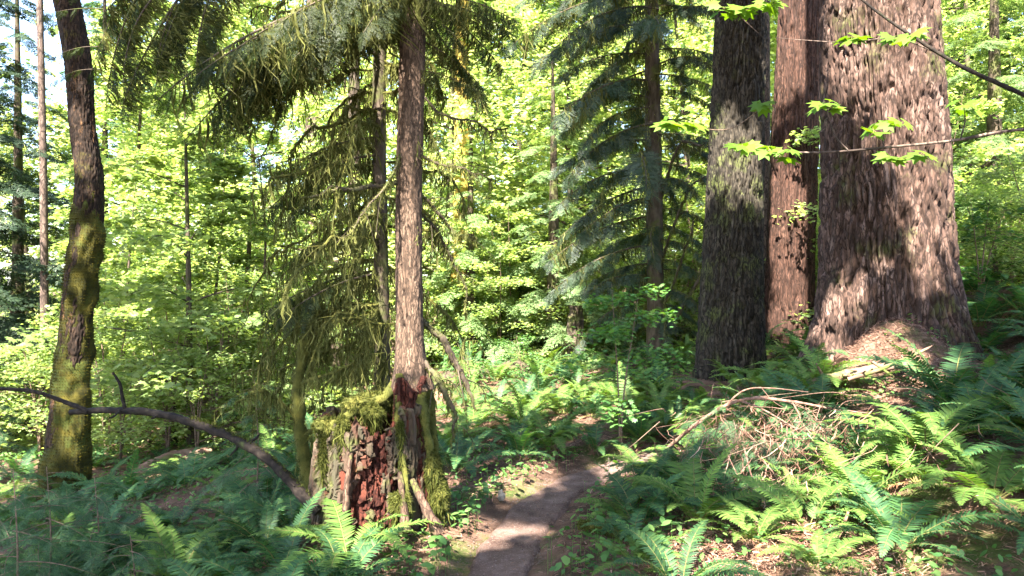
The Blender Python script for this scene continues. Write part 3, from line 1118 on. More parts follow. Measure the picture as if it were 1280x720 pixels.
# hemlock on the stump
HY = 5.12
HB = P(513, 478, HY)
hem = thing('hemlock_tree', 'slender brown hemlock growing upright on top of the rotten stump', 'tree', HB)
pth = np.array([P(514, 486, HY), P(512, 400, HY), P(511, 260, HY), P(514, 130, HY), P(517, 0, HY)])
trunk('trunk', pth, np.array([21, 17, 16.5, 16, 15.5]) / F * HY, M['hemlock_bark'], hem, dz=.011, cell=.022, depth=.006, cellh=8, flare=.35, flare_h=.1, seed=12, top_z=13, top_r=.03, rough=.05)
r = np.random.default_rng(66)
for pts, rad in [([P(520, 470, 5.08), P(530, 520, 4.93), P(541, 580, 4.86), P(556, 635, 4.85)], [.05, .035, .03, .02]),
                 ([P(505, 470, 5.05), P(498, 515, 4.92), P(503, 570, 4.78), P(512, 640, 4.65)], [.045, .025, .02, .015]),
                 ([P(500, 472, 5.1), P(478, 498, 5.0), P(440, 515, 4.9), P(405, 555, 4.85)], [.04, .03, .028, .02]),
                 ([P(526, 470, 5.15), P(537, 510, 5.2), P(545, 570, 5.2), P(560, 620, 5.2)], [.05, .04, .03, .02])]:
    acc = Acc()
    mossy_rope(acc, [p - HB for p in pts], rad, r, 900, 40, .03, .12)
    link('root', acc.mesh('root', [M['moss_body'], M['moss']]), hem)

# boughs: shared meshes
BGH, BMS = {}, {}


def bough_family(key, L, droop, ns, mats, count, moss=(60, .04, .26), **kw):
    BGH[key] = []
    BMS[key] = []
    for k in range(count):
        me, ax = bough_mesh('bough', L, droop * (1 + .25 * ((k * 37 % 10) / 5 - 1)), ns, 500 + 17 * k + len(BGH) * 101, mats, **kw)
        BGH[key].append(me)
        BMS[key].append(bough_moss('hanging_moss', ax, 900 + k, int(moss[0] * L), moss[1], moss[2] * min(1, L)))


bough_family('drape', 1.5, .38, 21, [M['dark_bark'], M['needle_olive']], 4, size=.34, hang=1.2, rise=.06, rad=.016, moss=(150, .05, .42))
bough_family('blue', 1.7, .40, 46, [M['dark_bark'], M['needle_blue']], 7, size=.33, hang=.8, rise=.12, rad=.016, moss=(130, .06, .34), upj=.6, wide=1.4)
bough_family('light', 1.4, .25, 24, [M['twig'], M['needle_light']], 4, size=.5, hang=.3, rise=.14, rad=.012)


def put_bough(root, key, k, loc, az, sc, pitch=0.0, roll=0.0, moss=True):
    n = len(BGH[key])
    o = link('bough', BGH[key][k % n], root, loc, (roll, pitch, az), sc)
    if moss:
        link('hanging_moss', BMS[key][k % n], o)
    return o


def at_trunk(pth, z):
    return np.array([np.interp(z, pth[:, 2], pth[:, k]) for k in range(3)])


# the hemlock's own boughs, overhead and out to the left
for k, (z, az, sc) in enumerate([(3.75, 175, .8), (3.9, 198, 1.0), (4.05, 222, .8), (4.2, 160, .9), (4.2, 186, 1.0), (3.55, 205, .6), (4.45, 240, .9), (4.5, 203, 1.05), (4.55, 178, 1.0), (4.0, 100, .8),
                                 (3.45, 160, .55), (4.5, 20, .6), (4.7, 330, .6), (4.9, 190, 1.2), (3.35, 15, .45), (3.1, 350, .4), (3.6, 5, .5), (3.5, 335, .4), (3.9, 345, .55), (4.9, 225, 1.0), (5.3, 170, 1.15), (5.4, 205, 1.2), (5.5, 60, .8), (4.6, 250, .6)]):
    c = at_trunk(pth, z) - HB
    put_bough(hem, 'drape', k, c, math.radians(az), sc, pitch=.12 + .1 * (k % 3))
# bare mossy dead branches low on the trunk (right side droops)
for pts, rad in [([P(520, 190, 5.12), P(548, 205, 5.0), P(580, 210, 4.9), P(612, 226, 4.8)], [.009, .008, .006, .003]),
                 ([P(520, 112, 5.12), P(560, 145, 5.1), P(600, 158, 5.0), P(640, 165, 5.0)], [.010, .007, .005, .003]),
                 ([P(518, 235, 5.12), P(540, 255, 5.2), P(566, 288, 5.3), P(590, 300, 5.3)], [.010, .012, .010, .004]),
                 ([P(520, 260, 5.12), P(545, 285, 5.3), P(570, 330, 5.4), P(590, 390, 5.4)], [.010, .011, .008, .004]),
                 ([P(522, 395, 5.15), P(548, 420, 5.25), P(572, 460, 5.3), P(590, 515, 5.3)], [.018, .026, .022, .008]),
                 ([P(522, 440, 5.15), P(545, 470, 5.05), P(562, 500, 5.0), P(572, 540, 4.95)], [.014, .02, .018, .006]),
                 ([P(505, 225, 5.12), P(470, 235, 4.95), P(425, 240, 4.8), P(385, 250, 4.7)], [.012, .016, .012, .004]),
                 ([P(505, 180, 5.12), P(484, 228, 4.9), P(462, 258, 4.7), P(430, 300, 4.6)], [.009, .008, .006, .003])]:
    acc = Acc()
    mossy_rope(acc, [p - HB for p in pts], rad, r, 700, 110, .03, .14, wig=.2, twigs=5)
    link('dead_limb', acc.mesh('dead_limb', [M['dark_bark'], M['hang_moss']]), hem)

# darker mossy companion behind
MY = 5.75
MB_ = base_at(477, MY)
mos = thing('mossy_hemlock', 'thin dark hemlock draped in hanging moss just left behind the brown hemlock', 'tree', MB_)
pm = np.array([np.array([MB_[0], MY, MB_[2] - .1]), P(478, 440, MY), P(476, 300, MY), P(474, 150, MY), P(476, 0, MY)])
trunk('trunk', pm, np.array([12, 9.5, 9, 8.5, 8]) / F * MY, M['dark_bark'], mos, dz=.03, nth=16, seed=13, top_z=11, top_r=.02, rough=.12)
r = np.random.default_rng(71)
for k in range(64):
    z = np.interp(k, [0, 24, 63], [1.0, 2.2, 4.3]) + r.normal(0, .06)
    az = math.radians(r.choice([180, 205, 230, 160, 140, 0, 330, 30, 260, 190]) + r.normal(0, 14))
    L = r.uniform(.45, 1.25) * (1.0 if math.cos(az) < .2 else .62)
    c = at_trunk(pm, z)
    dv = np.array([math.cos(az), math.sin(az), 0])
    dr = r.uniform(.35, 1.0)
    pts = [c + dv * .02, c + dv * L * .35 + np.array([0, 0, .02 - .08 * dr]), c + dv * L * .7 + np.array([0, 0, -.30 * L * dr]), c + dv * L * .95 + np.array([0, 0, -.85 * L * dr])]
    acc = Acc()
    mossy_rope(acc, [p - MB_ for p in pts], [.008, .012, .010, .003], r, 420, 120, .03, .26, n=40, w=.004, wig=.35, twigs=7)
    link('mossy_limb', acc.mesh('mossy_limb', [M['moss_body'], M['hang_moss']]), mos)
for k in range(7):
    z = r.uniform(2.8, 4.6)
    c = at_trunk(pm, z) - MB_
    put_bough(mos, 'drape', k, c, math.radians(r.uniform(150, 250)), r.uniform(.4, .75), pitch=.2)
for k in range(7):
    z = r.uniform(1.6, 3.2)
    c = at_trunk(pm, z) - MB_
    put_bough(mos, 'drape', k + 2, c, math.radians(r.uniform(160, 215)), r.uniform(.45, .8), pitch=.15)

# leaning mossy dead stem left of the stump
sb = base_at(392, 5.6)
sn = thing('dead_tree', 'leaning dead stem wrapped in moss left behind the stump', 'dead tree', sb)
acc = Acc()
mossy_rope(acc, [P(393, 640, 5.6) - sb, P(378, 560, 5.6) - sb, P(372, 490, 5.6) - sb, P(382, 430, 5.6) - sb, P(402, 380, 5.6) - sb], [.06, .05, .045, .04, .025], r, 2500, 200, .03, .2)
link('trunk', acc.mesh('trunk', [M['moss_body'], M['hang_moss']]), sn)
for pts, rad in [([P(374, 480, 5.6), P(400, 470, 5.4), P(440, 455, 5.3), P(470, 440, 5.2)], [.014, .012, .01, .005]),
                 ([P(380, 432, 5.6), P(410, 405, 5.5), P(450, 400, 5.4), P(490, 410, 5.3)], [.016, .014, .01, .006]),
                 ([P(374, 530, 5.6), P(350, 500, 5.5), P(325, 490, 5.4), P(300, 505, 5.4)], [.012, .01, .008, .004]),
                 ([P(376, 550, 5.6), P(410, 520, 5.4), P(430, 520, 5.2)], [.012, .016, .01])]:
    acc = Acc()
    mossy_rope(acc, [p - sb for p in pts], rad, r, 500, 130, .05, .28, wig=.2, twigs=6)
    link('limb', acc.mesh('limb', [M['moss_body'], M['hang_moss']]), sn)

# --- blue-green conifer in the middle right
B = base_at(818, 12)
bl = thing('hemlock_tree', 'blue-green hemlock with broad drooping boughs left of the grey fir', 'tree', B)
pb = px_path([(820, 470), (819, 350), (817, 200), (815, 80), (814, -60)], 12)
trunk('trunk', pb, np.array([13, 10.5, 10, 9, 8]) / F * 12, M['dark_bark'], bl, dz=.05, nth=22, seed=21, top_z=15, top_r=.03, rough=.08, flare=.2, flare_h=.15)
TRUNKS.append((B[0], B[1], .25))
r = np.random.default_rng(77)
for k in range(84):
    z = B[2] + .75 + (k / 84) ** .9 * 7.6
    az = 2 * PI * (k * .381966) + r.normal(0, .35)
    sc = r.uniform(.75, 1.25) * np.interp(z - B[2], [0, 2, 6, 10], [.75, 1.15, 1.3, .9])
    if math.cos(az) > .25:
        sc *= .62
    elif math.cos(az) < -.3:
        sc *= 1.05
    put_bough(bl, 'blue', k, at_trunk(pb, z) - B, az, sc, pitch=r.uniform(-.05, .25))
for pts, rad in [([P(826, 245, 12), P(850, 180, 11.6), P(880, 182, 11.3)], [.03, .025, .015]), ([P(826, 330, 12), P(850, 260, 11.5), P(872, 225, 11)], [.025, .02, .012]),
                 ([P(826, 420, 12), P(850, 390, 11.6), P(872, 350, 11.2), P(885, 310, 11)], [.02, .03, .025, .012]), ([P(824, 395, 12), P(850, 330, 11.6), P(868, 275, 11.4)], [.02, .02, .012])]:
    acc = Acc()
    mossy_rope(acc, [p - B for p in pts], rad, r, 500, 90, .05, .3, wig=.2, twigs=6)
    link('dead_limb', acc.mesh('dead_limb', [M['dark_bark'], M['hang_moss']]), bl)

# ------------------------------------------------------------------ broadleaf trees (shared meshes)
def broadleaf(seed, Ht, spread, nb, nl, lsize, tmpl, mleaf, mbark, r0=.03, low=.2, layer=.07, lat=.22, lean=.1, stems=1):
    r = np.random.default_rng(seed)
    wood, leaf = Acc(), Acc()
    Bp, n_each = [], max(1, nl // (nb * stems))
    for s_ in range(stems):
        la = r.uniform(0, 2 * PI)
        le = lean * r.uniform(.5, 1.5) * (1 if stems == 1 else 2.2)
        tp = spline([(0, 0, -.1), (le * Ht * .2 * math.cos(la), le * Ht * .2 * math.sin(la), Ht * .35), (le * Ht * .6 * math.cos(la) + r.normal(0, .05), le * Ht * .6 * math.sin(la), Ht * .7), (le * Ht * math.cos(la), le * Ht * math.sin(la), Ht)], 30)
        tube(wood, tp, np.linspace(r0, r0 * .15, 30), 7, 0, .1)
        for b in range(nb):
            t = low + (1 - low) * (b + r.random()) / nb
            c = tp[min(29, int(t * 29))]
            az = b * 2.4 + r.normal(0, .4)
            L = spread * (1.15 - .75 * t) * r.uniform(.6, 1.15)
            d = np.array([math.cos(az), math.sin(az), 0])
            bp = spline([c, c + d * L * .4 + [0, 0, .13 * L], c + d * L * .75 + [0, 0, .14 * L], c + d * L + [0, 0, .06 * L]], 12)
            tube(wood, bp, np.linspace(r0 * .4 * (1.1 - t), r0 * .06, 12), 4)
            k = np.clip((r.beta(2.2, 1.3, n_each) * 11), 0, 10.99)
            ki = k.astype(int)
            u = (k - ki)[:, None]
            pos = bp[ki] * (1 - u) + bp[ki + 1] * u
            sd = np.array([-d[1], d[0], 0])
            wl_ = lat * L * np.interp(k / 11, [0, .5, 1], [.5, 1.15, .7])
            off_ = r.uniform(-1, 1, n_each)
            pos = pos + sd * (off_ * wl_)[:, None] + d * (np.abs(off_) * wl_ * .5)[:, None] + r.normal(0, 1, (n_each, 3)) * np.array([.04, .04, layer]) * (1 + L * .3)
            pos[:, 2] -= .12 * np.abs(off_) * wl_
            Bp.append(pos)
    pos = np.concatenate(Bp)
    Mx = rot_rand(len(pos), .33, r) * (lsize * r.uniform(.6, 1.25, len(pos)))[:, None, None]
    leaf.inst(tmpl[0], tmpl[1], Mx, pos)
    return wood.mesh('stem', mbark), leaf.mesh('foliage', mleaf)


SHRUB = [broadleaf(1000 + k, h_, sp_, nb_, nl_, ls_, LEAF_S, M['maple_leaf'], M['twig'], .022, .12, stems=st_, lat=.34, layer=.05)
         for k, (h_, sp_, nb_, nl_, ls_, st_) in enumerate([(2.6, 1.3, 10, 3600, .050, 3), (1.7, 1.0, 9, 2600, .045, 3), (3.4, 1.6, 12, 4800, .056, 2), (1.1, .8, 8, 1700, .04, 3), (2.2, 1.4, 10, 3200, .048, 4)])]
TALL = [broadleaf(1100 + k, h_, sp_, nb_, nl_, ls_, LEAF_S, M['far_leaf'], M['dark_bark'], .12, .16, lat=.36, layer=.16)
        for k, (h_, sp_, nb_, nl_, ls_) in enumerate([(9, 3.0, 28, 14000, .10), (13, 4.0, 36, 20000, .12), (7, 2.6, 24, 12000, .085), (16, 4.5, 42, 24000, .135)])]

# the layered vine maple behind, left of centre (its own meshes, near enough to show leaves)
for px, Y, Ht, sp, nb, nl, lean, lab, sd in [
        (238, 10.5, 5.6, 2.0, 26, 7500, .03, 'tall bright green vine maple with layered leaves right of the mossy maple', 1),
        (262, 12.5, 5.2, 1.9, 22, 6000, .06, 'leaning thin vine maple just behind the tall bright layered vine maple', 2),
        (150, 12, 4.6, 1.9, 20, 5200, .05, 'bushy vine maple with pale leaves close behind the mossy maple', 3),
        (330, 12, 4.4, 1.6, 18, 4200, .05, 'pale leafy vine maple showing behind the hanging moss left of the stump', 4)]:
    b = base_at(px, Y)
    t = thing('vine_maple', lab, 'tree', b)
    wd, lf = broadleaf(1200 + sd, Ht, sp, nb, nl, .075, LEAF, M['maple_leaf'], M['dark_bark'], .055 if sd == 1 else .04, .10, lat=.34, layer=.045, lean=lean)
    link('stem', wd, t)
    link('foliage', lf, t)
    TRUNKS.append((b[0], b[1], .1))

# ------------------------------------------------------------------ far conifers (shared meshes)
def far_conifer(seed, Ht, mneedle, nb=80, low=.12, rb=2.2):
    r = np.random.default_rng(seed)
    wood, leaf = Acc(), Acc()
    tube(wood, np.stack([np.zeros(24), .05 * np.sin(np.linspace(0, 3, 24)), np.linspace(-.2, Ht, 24)], -1), np.linspace(.2, .02, 24), 10, 0, .1)
    tmp = []
    for k in range(3):
        me_acc = Acc()
        n = 20
        sp = np.sort(r.uniform(.1, 1, n))
        base = np.stack([sp, 0 * sp, .1 * sp - .35 * sp ** 2], -1)
        an = np.where(np.arange(n) % 2 == 0, 1, -1) * r.uniform(.4, 1.1, n)
        d = np.stack([np.cos(an), np.sin(an), -.35 * r.uniform(.3, 1.3, n) - .3 * sp], -1)
        Mx = frames(d, np.tile([0, 0, 1.0], (n, 1)) + r.normal(0, .2, (n, 3))) * (.38 * r.uniform(.6, 1.2, n))[:, None, None]
        for q in range(3):
            id_ = np.arange(n) % 3 == q
            me_acc.inst(SPRAYS_C[q][0], SPRAYS_C[q][1], Mx[id_], base[id_])
        v_, f_ = me_acc.arrays()
        tmp.append((v_, [x[0] for x in f_]))
    for b in range(nb):
        t = low + (1 - low) * (b + r.random()) / nb
        L = rb * (1 - t) ** .7 * r.uniform(.7, 1.2) + .25
        az = b * 2.39996
        R_ = np.array([[math.cos(az), -math.sin(az), 0], [math.sin(az), math.cos(az), 0], [0, 0, 1]]) * L
        v_, f_ = tmp[b % 3]
        leaf.inst(v_, f_, R_[None], np.array([[0, 0, t * Ht]]))
    return wood.mesh('trunk', M['dark_bark']), leaf.mesh('crown', mneedle)


CON = [far_conifer(1, 16, M['needle_light']), far_conifer(2, 22, M['needle'], 100, .1, 2.8), far_conifer(3, 12, M['needle_blue'], 70, .08, 1.9), far_conifer(4, 7, M['needle_light'], 54, .05, 1.5)]


def make(name, parts, meshes, loc, rz, sc, label, cat, group):
    t = thing(name, label, cat, loc, rz, group, sc)
    for p, m in zip(parts, meshes):
        link(p, m, t)
    return t


r = np.random.default_rng(88)
tall_spots = [  # px, Y, variant, scale, label
    (40, 17, 2, 1.0, 'light green leafy tree behind the slim trunk at the left edge'),
    (170, 19, 0, 1.0, 'tall yellow-green leafy tree behind the vine maple, right of the mossy maple'),
    (330, 20, 1, .9, 'broad sunlit leafy tree behind the draped moss, left of the stump'),
    (420, 16, 2, 1.0, 'small bright leafy tree seen through the mossy hemlock limbs'),
    (560, 17, 0, 1.0, 'leafy tree right behind the brown hemlock trunk'),
    (640, 21, 1, 1.0, 'tall pale leafy tree between the brown hemlock and blue-green hemlock'),
    (715, 18, 2, 1.1, 'bushy yellow-green tree behind the blue-green hemlock boughs'),
    (770, 24, 3, .9, 'very tall leafy tree high behind the blue-green hemlock'),
    (868, 18, 0, 1.0, 'bright leafy tree in the gap left of the grey fir'),
    (940, 21, 1, .9, 'leafy tree hidden behind the grey fir and the cedar'),
    (1020, 20, 0, 1.0, 'leafy tree glimpsed between the cedar and the massive fir'),
    (1210, 15, 2, 1.0, 'leafy green tree just right of the massive fir'),
    (1270, 19, 1, .9, 'tall leafy tree at the right edge behind the ferns'),
    (1130, 24, 3, .9, 'high leafy tree behind the massive fir'),
    (480, 26, 3, .9, 'tall distant leafy tree above the stump, behind both hemlocks'),
    (240, 28, 3, .9, 'distant tall leafy tree above the layered vine maple'),
    ]
for k, (px, Y, v, sc, lab) in enumerate(tall_spots):
    b = base_at(px, Y)
    make('leafy_tree', ('stem', 'foliage'), TALL[v], b, r.uniform(0, 6), sc, lab, 'tree', 'leafy trees of the background')
con_spots = [
    (20, 14, 2, .8, 'dark bluish conifer at the left edge beyond the slim trunk'), (-40, 12, 2, .9, 'dark conifer half outside the left edge'),
    (130, 24, 1, .8, 'tall conifer standing behind the mossy maple'), (395, 23, 0, .9, 'pale conifer behind the hanging moss curtain'),
    (610, 27, 1, .9, 'tall conifer beyond the trail, right of the brown hemlock'), (690, 15, 3, .9, 'small light green conifer behind the dark snag'),
    (760, 20, 0, .9, 'light conifer behind the blue-green hemlock'), (880, 26, 1, .9, 'dark conifer far behind the grey fir'),
    (1195, 18, 0, .9, 'light green conifer immediately right of the massive fir'), (1240, 13, 3, 1.0, 'small soft green conifer at the right edge'),
    (1290, 16, 0, .9, 'green conifer cut by the right edge'), (1060, 28, 1, .9, 'dark conifer far behind the massive fir'),
    (300, 34, 1, 1.0, 'distant conifer above the vine maples'), (540, 36, 1, 1.0, 'distant conifer directly behind the brown hemlock'),
    (700, 38, 1, 1.1, 'distant conifer between the two hemlocks'), (200, 40, 1, 1.1, 'farthest tall conifer at left'),
    (590, 15, 3, .75, 'small light conifer beside the yellow mossy trunk')]
for k, (px, Y, v, sc, lab) in enumerate(con_spots):
    b = base_at(px, Y)
    make('conifer_tree', ('trunk', 'crown'), CON[v], b, r.uniform(0, 6), sc, lab, 'tree', 'conifers of the background')

# slim trunks of the background
for px, top, Y, wpx, mt, lab, lean in [
        (56, 0, 12, 9, 'pale_bark', 'slim pinkish bare trunk at left edge, left of the mossy maple', -6),
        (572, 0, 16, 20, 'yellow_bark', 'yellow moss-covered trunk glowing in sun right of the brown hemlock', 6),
        (388, 0, 18, 22, 'pale_bark', 'pale pinkish trunk seen through the hanging moss', 4),
        (1222, 0, 20, 22, 'pale_bark', 'pale grey trunk among leaves right of the massive fir', 22),
        (440, 0, 15, 16, 'dark_bark', 'dark trunk showing through the moss left of both hemlocks', 2),
        (290, 260, 12.5, 6, 'dark_bark', 'thin leaning dark stem right of the tall vine maple', 25)]:
    b = base_at(px, Y)
    t = thing('slim_tree', lab, 'tree', b, 0, 'slim trunks of the background')
    tp = P(px + lean, top, Y)
    mid = (tp + b) / 2 + np.array([.03, 0, 0])
    trunk('trunk', np.array([b - [0, 0, .15], mid, tp]), np.array([wpx * .56, wpx * .5, wpx * .42]) / F * Y, M[mt], t, dz=.06, nth=14, seed=int(px), rough=.1, top_z=(tp[2] + 4 if top == 0 else None), top_r=.05)

# dark snag in the middle distance
b = base_at(718, 14)
t = thing('dead_snag', 'short dark broken snag beyond the fern mound, left of the blue-green hemlock', 'dead tree', b)
trunk('trunk', px_path([(720, 492), (717, 440), (720, 392)], 14), np.array([13, 11, 8]) / F * 14, M['dark_bark'], t, dz=.02, nth=40, cell=.06, depth=.05, seed=33, rough=.25)
b = base_at(214, 11)
t = thing('dead_snag', 'little pointed dark snag beyond the arching branch at left', 'dead tree', b)
trunk('trunk', px_path([(212, 545), (213, 520), (215, 494)], 11), np.array([9, 8, 2]) / F * 11, M['dark_bark'], t, dz=.02, nth=20, cell=.06, depth=.03, seed=35, rough=.25)

# shrubs
cl = [('behind arching branch at left', -8.5, -2.2, 9.5, 15, 26, (0, 1, 4), (.6, .95)),
      ('beyond trail right of brown hemlock', -2.4, 1.4, 14.2, 18.5, 22, (0, 1, 2, 4), (.65, 1.0)),
      ('behind the blue-green hemlock', 1.2, 4.4, 15, 20, 18, (0, 1, 2, 4), (.7, 1.1)),
      ('right of the massive fir', 5.7, 12, 8.8, 17, 34, (0, 1, 2, 4), (.7, 1.15)),
      ('far left beyond the clearing', -13, -5, 15, 22, 16, (0, 2, 4), (.8, 1.3)),
      ('far back behind both hemlocks', -5, 1, 17, 24, 16, (0, 2, 4), (.9, 1.4)),
      ('behind the cedar', 3.5, 7.5, 15, 21, 10, (0, 2, 4), (.8, 1.2))]
for place, x0, x1, y0, y1, n, vs, (s0, s1) in cl:
    pts = scatter(n, x0, x1, y0, y1, .5, r)
    info = rows_of(pts, 6)
    for k, (x, y) in enumerate(pts):
        v = vs[r.integers(len(vs))]
        ro, ci, nr = info[k]
        make('leafy_shrub', ('stem', 'foliage'), SHRUB[v], (x, y, h1(x, y)), r.uniform(0, 6), r.uniform(s0, s1),
             f'green shrub {place}, {ORD[ci]} from left in {ROW[ro]} row', 'shrub', 'shrubs ' + place)

NEAR = [broadleaf(1300 + k, h_, sp_, nb_, nl_, ls_, LEAF, M['herb'], M['twig'], .018, .25, stems=st_, lat=.34, layer=.05)
        for k, (h_, sp_, nb_, nl_, ls_, st_) in enumerate([(2.6, 1.2, 9, 1500, .062, 2), (1.7, 1.0, 8, 1100, .055, 3)])]
# small broadleaf saplings near the trail
for px, Y, sc, v, lab in [(775, 7.2, .62, 0, 'thin sapling with bright leaves right of the trail bend'), (655, 11, .5, 1, 'small leafy sapling behind the sunny fern mound'),
                          (590, 10.5, .5, 1, 'small leafy sapling left behind the fern mound'),
                          (1225, 9.5, .8, 1, 'leafy sapling among ferns right of the massive fir')]:
    b = base_at(px, Y)
    make('leafy_sapling', ('stem', 'foliage'), NEAR[v], b, r.uniform(0, 6), sc, lab, 'sapling', 'saplings near the trail')

# hemlock seedlings at the left foreground
bough_family('seed', .5, .3, 9, [M['twig'], M['needle']], 3, size=.24, hang=.3, rise=.1, rad=.005)
for px, Y, h_, lab in [(18, 4.2, 1.0, 'feathery hemlock seedling in the bottom left corner'), (60, 4.6, .9, 'feathery hemlock seedling beside the corner one at lower left'),
                       (120, 5.0, .75, 'low hemlock seedling before the mossy maple foot'), (-10, 5.2, 1.3, 'taller hemlock seedling cut by the left edge'),
                       (165, 4.3, .55, 'small hemlock seedling among the ferns at lower left'), (320, 6.3, 1.1, 'hemlock seedling under the arching branch near its low end'),
                       (905, 5.75, .5, 'hemlock seedling growing through the dry brush pile'), (1010, 5.6, .45, 'small hemlock seedling at the right end of the brush pile'), (955, 5.2, .35, 'smallest hemlock seedling in front of the brush pile')]:
    b = base_at(px, Y)
    t = thing('hemlock_seedling', lab, 'seedling', b, 0, 'hemlock seedlings')
    acc = Acc()
    tp = spline([(0, 0, -.03), (.02, 0, h_ * .5), (-.02, .02, h_)], 12)
    tube(acc, tp, np.linspace(.009, .002, 12), 5)
    link('stem', acc.mesh('stem', M['twig']), t)
    for k in range(22):
        zf = .15 + .85 * k / 22
        put_bough(t, 'seed', k, (0, 0, zf * h_), k * 2.4, (1.15 - zf * .75) * r.uniform(.7, 1.2), pitch=r.uniform(-.1, .2), moss=False)

# ------------------------------------------------------------------ ferns
r = np.random.default_rng(123)
fern_areas = [  # place, x0,x1,y0,y1, n, dmin, L, kind probability of bright, fronds, with parts
    ('in dark thicket at right', 2.0, 5.4, 3.5, 6.8, 50, .33, .62, .15, 15, .45),
    ('on bank at bottom centre right', .45, 2.1, 3.5, 6.2, 24, .30, .42, .35, 12, .62),
    ('on slope before grey fir', 1.2, 3.3, 6.4, 10, 22, .40, .60, .3, 12, .5),
    ('right of the massive fir', 5.0, 8.0, 6.0, 10.5, 22, .45, .85, .2, 14, .5),
    ('on mound beyond trail bend', -.9, 2.0, 6.6, 10.2, 30, .38, .58, .5, 12, .3),
    ('bottom left before arching branch', -3.6, -.85, 3.4, 5.8, 46, .27, .52, .2, 14, .42),
    ('behind arching branch left of stump', -5.8, -1.4, 5.7, 9.5, 40, .38, .55, .35, 12, .5),
    ('at back near dark snag', -1.2, 4.2, 10.3, 14.5, 26, .5, .70, .4, 12, .6),
    ('behind the grey fir and cedar', 3.6, 6.6, 9.6, 13.5, 14, .5, .75, .25, 12, .5)]
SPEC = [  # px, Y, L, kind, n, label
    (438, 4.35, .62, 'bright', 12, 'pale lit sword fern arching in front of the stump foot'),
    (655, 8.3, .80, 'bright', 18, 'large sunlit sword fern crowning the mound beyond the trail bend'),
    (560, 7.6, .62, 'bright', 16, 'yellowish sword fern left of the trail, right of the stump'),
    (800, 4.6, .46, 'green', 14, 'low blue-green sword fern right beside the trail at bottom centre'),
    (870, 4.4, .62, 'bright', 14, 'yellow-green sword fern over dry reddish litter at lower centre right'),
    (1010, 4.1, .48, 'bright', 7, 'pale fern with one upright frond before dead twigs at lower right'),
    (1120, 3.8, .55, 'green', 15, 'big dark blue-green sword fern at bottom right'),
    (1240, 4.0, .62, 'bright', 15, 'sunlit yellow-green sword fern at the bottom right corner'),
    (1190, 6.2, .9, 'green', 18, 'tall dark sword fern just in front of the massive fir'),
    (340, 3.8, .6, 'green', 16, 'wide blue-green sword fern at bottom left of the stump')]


def fern_free(x, y):
    # leave the litter mound before the massive fir and the litter patches partly open
    if ((x - 3.75) / .55) ** 2 + ((y - 7.15) / .75) ** 2 < 1:
        return False
    if 5 < y < 8 and .42 < x / y < .56:
        return False
    if 4.9 < y < 6.3 and .26 < x / y < .44:
        return r.random() < .25
    if ((x - 1.75) / .25) ** 2 + ((y - 3.9) / .6) ** 2 < 1:
        return False
    if ((x - 1.05) / .25) ** 2 + ((y - 3.7) / .4) ** 2 < 1:
        return False
    return True


spec_xy = []
for px, Y, L, kind, n, lab in SPEC:
    b = base_at(px, Y)
    spec_xy.append((b[0], b[1], .22))
    t = thing('sword_fern', lab, 'fern', (b[0], b[1], b[2] + .02), r.uniform(0, 6), 'sword ferns')
    add_fronds(t, kind, n, L, r)
TRUNKS.extend(spec_xy)
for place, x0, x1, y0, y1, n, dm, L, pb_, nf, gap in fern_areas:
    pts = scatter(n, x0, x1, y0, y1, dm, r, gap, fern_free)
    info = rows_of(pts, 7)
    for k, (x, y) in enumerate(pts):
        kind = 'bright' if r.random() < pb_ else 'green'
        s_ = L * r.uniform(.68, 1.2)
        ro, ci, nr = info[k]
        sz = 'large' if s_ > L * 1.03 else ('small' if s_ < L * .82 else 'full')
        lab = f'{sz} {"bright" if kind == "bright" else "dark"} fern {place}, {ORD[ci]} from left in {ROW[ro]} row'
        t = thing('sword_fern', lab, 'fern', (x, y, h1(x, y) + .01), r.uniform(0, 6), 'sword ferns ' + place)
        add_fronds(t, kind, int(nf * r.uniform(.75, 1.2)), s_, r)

# ------------------------------------------------------------------ ground cover and litter
def scatter_np(n, x0, x1, y0, y1, r, gap=.0, keep=None):
    # density falls with distance so that near ground is covered most closely
    x, y = r.uniform(x0, x1, n), r.uniform(y0, y1, n)
    m = path_dist(x, y) > gap
    if keep is not None:
        m &= keep(x, y)
    return x[m], y[m]


r = np.random.default_rng(321)
acc = Acc()
x, y = scatter_np(52000, -7, 7, 2.6, 13, r, .34, lambda a_, b_: (fbm(np.stack([a_ * 1.2, b_ * 1.2, 0 * a_], -1), 3, 44) > .5) | ((a_ < -.9) & (r.random(len(a_)) < .9)) | ((a_ > .1) & (a_ < .95) & (b_ < 5) & (r.random(len(a_)) < .9)) | ((a_ < .2) & (a_ > -1) & (b_ < 7) & (r.random(len(a_)) < .5)))
zz = H(x, y)
pos = np.stack([x, y, zz + r.uniform(.01, .12, len(x))], -1)
acc.inst(OVAL[0], OVAL[1], rot_rand(len(x), .3, r) * (r.uniform(.02, .055, len(x)))[:, None, None], pos)
tag(link('ground_cover', acc.mesh('ground_cover', M['herb'])), 'low leafy ground cover between the ferns', None, None, 'stuff')
acc = Acc()
x, y = scatter_np(45000, -20, 16, 10, 26, r, .3, lambda a_, b_: ~((a_ > -2.2) & (a_ < 3) & (b_ < 14)))
zz = H(x, y)
pos = np.stack([x, y, zz + r.uniform(.01, .45, len(x)) ** 1.3], -1)
acc.inst(OVAL[0], OVAL[1], rot_rand(len(x), .4, r) * (r.uniform(.05, .13, len(x)))[:, None, None], pos)
tag(link('undergrowth', acc.mesh('undergrowth', M['maple_leaf'])), 'bright low undergrowth over the far forest floor', None, None, 'stuff')
acc = Acc()
tw = np.array([(0, -.5, 0), (0, .5, 0), (.5, -.45, .06), (.5, .45, .06), (1, -.3, 0), (1, .3, 0)])
